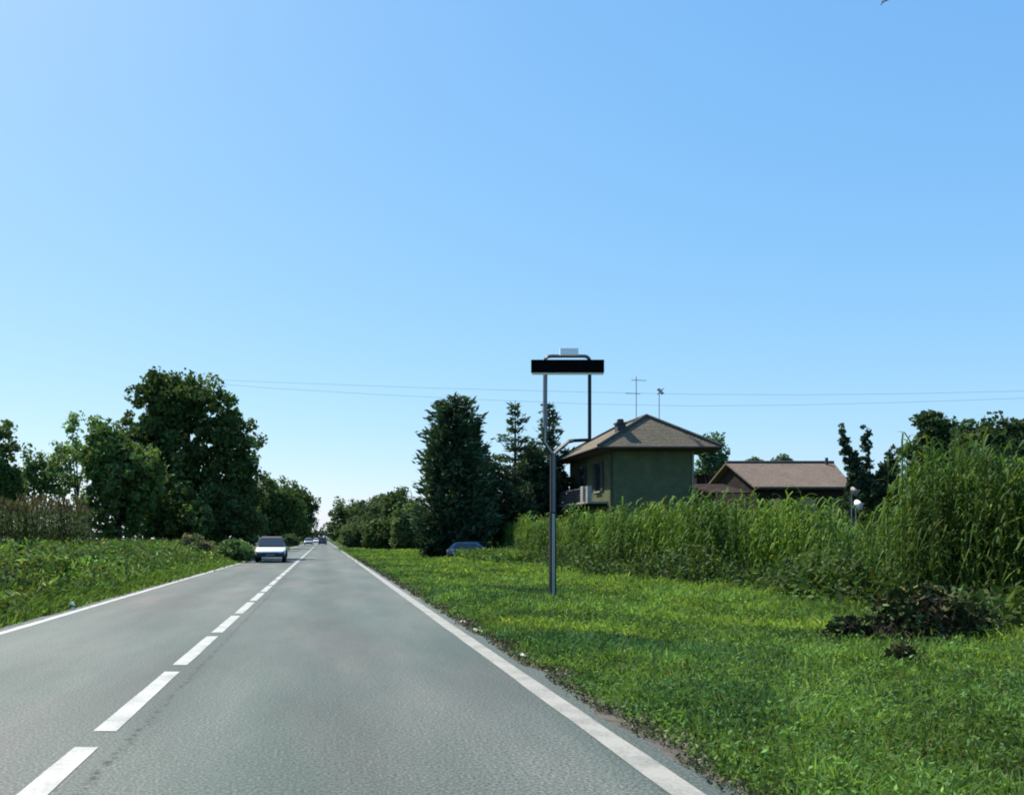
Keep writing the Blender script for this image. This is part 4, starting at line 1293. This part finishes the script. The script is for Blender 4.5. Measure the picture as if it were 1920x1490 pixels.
# ------------------------------------------------------------------ brush heaps on the verge
def brush(px, py, wpx, hpx, Yb, label, seed, n=900):
    r = np.random.default_rng(seed)
    b = at(px, 0, Yb)
    root = empty('brush_heap', (b.x, Yb, -0.05)); tag(root, label, 'brush')
    W, Hh = wpx / FPX * Yb / 2, hpx / FPX * Yb
    # soil and rotted core
    rings = []
    for t in (0.0, 0.35, 0.65, 0.85, 1.0):
        rad = math.cos(t * 1.5) * 0.95 + 0.02
        rings.append([(W * 0.9 * rad * math.cos(a) * r.uniform(0.85, 1.1), W * 0.55 * rad * math.sin(a) * r.uniform(0.85, 1.1), Hh * 0.38 * math.sin(t * 1.5) * r.uniform(0.8, 1.15)) for a in np.linspace(0, 6.283, 18, endpoint=False)])
    MB().loft(rings).build('soil_core', M['dirt'], root)
    P = rand_ball(n, r) * np.array([W, W * 0.6, Hh * 0.62]); P[:, 2] = np.abs(P[:, 2]) * (1 - 0.5 * np.abs(P[:, 0]) / W) + 0.04
    V, F = cards(P, r.uniform(0.012, 0.03, n), r, 14)
    V[:, 2] = np.maximum(V[:, 2], 0.01)
    T = tints(n, (0.05, 0.038, 0.028), r, 0.5, 0.1)
    mesh_np('dead_stems', V, F, M['dry'], np.repeat(T, 4, axis=0), root)['kind'] = 'stuff'
    n2 = n * 2
    P = rand_ball(n2, r) * np.array([W * 1.1, W * 0.7, Hh * 0.75]); P[:, 2] = np.abs(P[:, 2]) + 0.02
    keep = np.sin(P[:, 0] * 9 / max(W, 0.3)) + np.sin(P[:, 1] * 13 + 1) + r.normal(0, 0.6, n2) > 0.1
    P = P[keep]
    V, F = cards(P, r.uniform(0.04, 0.09, len(P)), r, 1.6)
    T = tints(len(P), (0.045, 0.06, 0.02), r, 0.45, 0.3)
    mesh_np('withered_leaves', V, F, M['dry'], np.repeat(T, 4, axis=0), root)['kind'] = 'stuff'
    return root


brush(1742, 1205, 245, 150, 11.6, 'large heap of dark withered brush and soil below the reeds', 301, 3200)
brush(1590, 1212, 90, 70, 11.6, 'small flat patch of dark brush beside the large heap', 302, 500)
brush(1690, 1255, 60, 60, 9.4, 'smallest tuft of dark brush on the verge nearest the road', 303, 350)

# ------------------------------------------------------------------ pale stones at the road edge, marker stub, bird
for i, (px, py, ln, lab) in enumerate([(868, 1165, 0.11, 'pale stone at the road edge, the farthest of three'), (896, 1182, 0.2, 'longest pale stone at the road edge, the middle of three'),
                                       (979, 1228, 0.09, 'pale stone at the road edge, the one closest to the viewer')]):
    Yb = CAMH * FPX / (py - VY)
    p = at(px, py, Yb)
    r = random.Random(500 + i)
    rings = []
    for t, s in ((-1, 0.3), (-0.7, 0.85), (0, 1), (0.6, 0.9), (1, 0.35)):
        rings.append([(0.035 * s * math.cos(a) * r.uniform(0.8, 1.2), t * ln, 0.025 * s * math.sin(a) * r.uniform(0.8, 1.2)) for a in np.linspace(0, 6.283, 8, endpoint=False)])
    o = MB().loft(rings).build('roadside_stone', M['stone'], None, False, (p.x, p.y, 0.0))
    o.rotation_euler = (0, 0, 0.15)
    tag(o, lab, 'stone', 'pale stones at the road edge')
Yb = CAMH * FPX / (1142 - VY)
st = empty('marker_stub', (at(148, 0, Yb).x - 0.12, Yb, -0.05)); tag(st, 'tiny white marker stub at the road edge by the crop', 'marker')
MB().tube([(0, 0, 0), (0, 0, 0.17), (0, 0, 0.2)], [0.03, 0.03, 0.018], 10).build('stub', M['white'], st)
MB().tube([(0, 0, 0.10), (0, 0, 0.13)], [0.032, 0.032], 10).build('band', M['plastic'], st)

bpnt = at(1661, 1, 40)
bird = empty('bird', bpnt); bird.rotation_euler = (0.3, math.radians(-50), 0.4)
tag(bird, 'small dark bird high in the sky at the top of the picture', 'bird')
rings = []
for t, s in ((-1, 0.15), (-0.75, 0.55), (-0.5, 0.5), (-0.1, 1), (0.4, 0.8), (0.75, 0.35), (1.15, 0.5), (1.3, 0.3)):
    fl = 0.35 if t > 1 else 1
    rings.append([(0.055 * s * math.cos(a), t * 0.16, 0.05 * s * fl * math.sin(a)) for a in np.linspace(0, 6.283, 10, endpoint=False)])
mb = MB().loft(rings)
for s in (-1, 1):
    mb.loft([[(s * 0.03, -0.07, 0.02), (s * 0.03, 0.07, 0.02), (s * 0.03, 0.07, 0.03), (s * 0.03, -0.07, 0.035)],
             [(s * 0.2, -0.09, 0.07), (s * 0.2, 0.05, 0.07), (s * 0.2, 0.05, 0.076), (s * 0.2, -0.09, 0.08)],
             [(s * 0.4, 0.05, 0.03), (s * 0.4, 0.09, 0.03), (s * 0.4, 0.09, 0.034), (s * 0.4, 0.05, 0.036)]])
mb.build('body', M['feather'], bird)
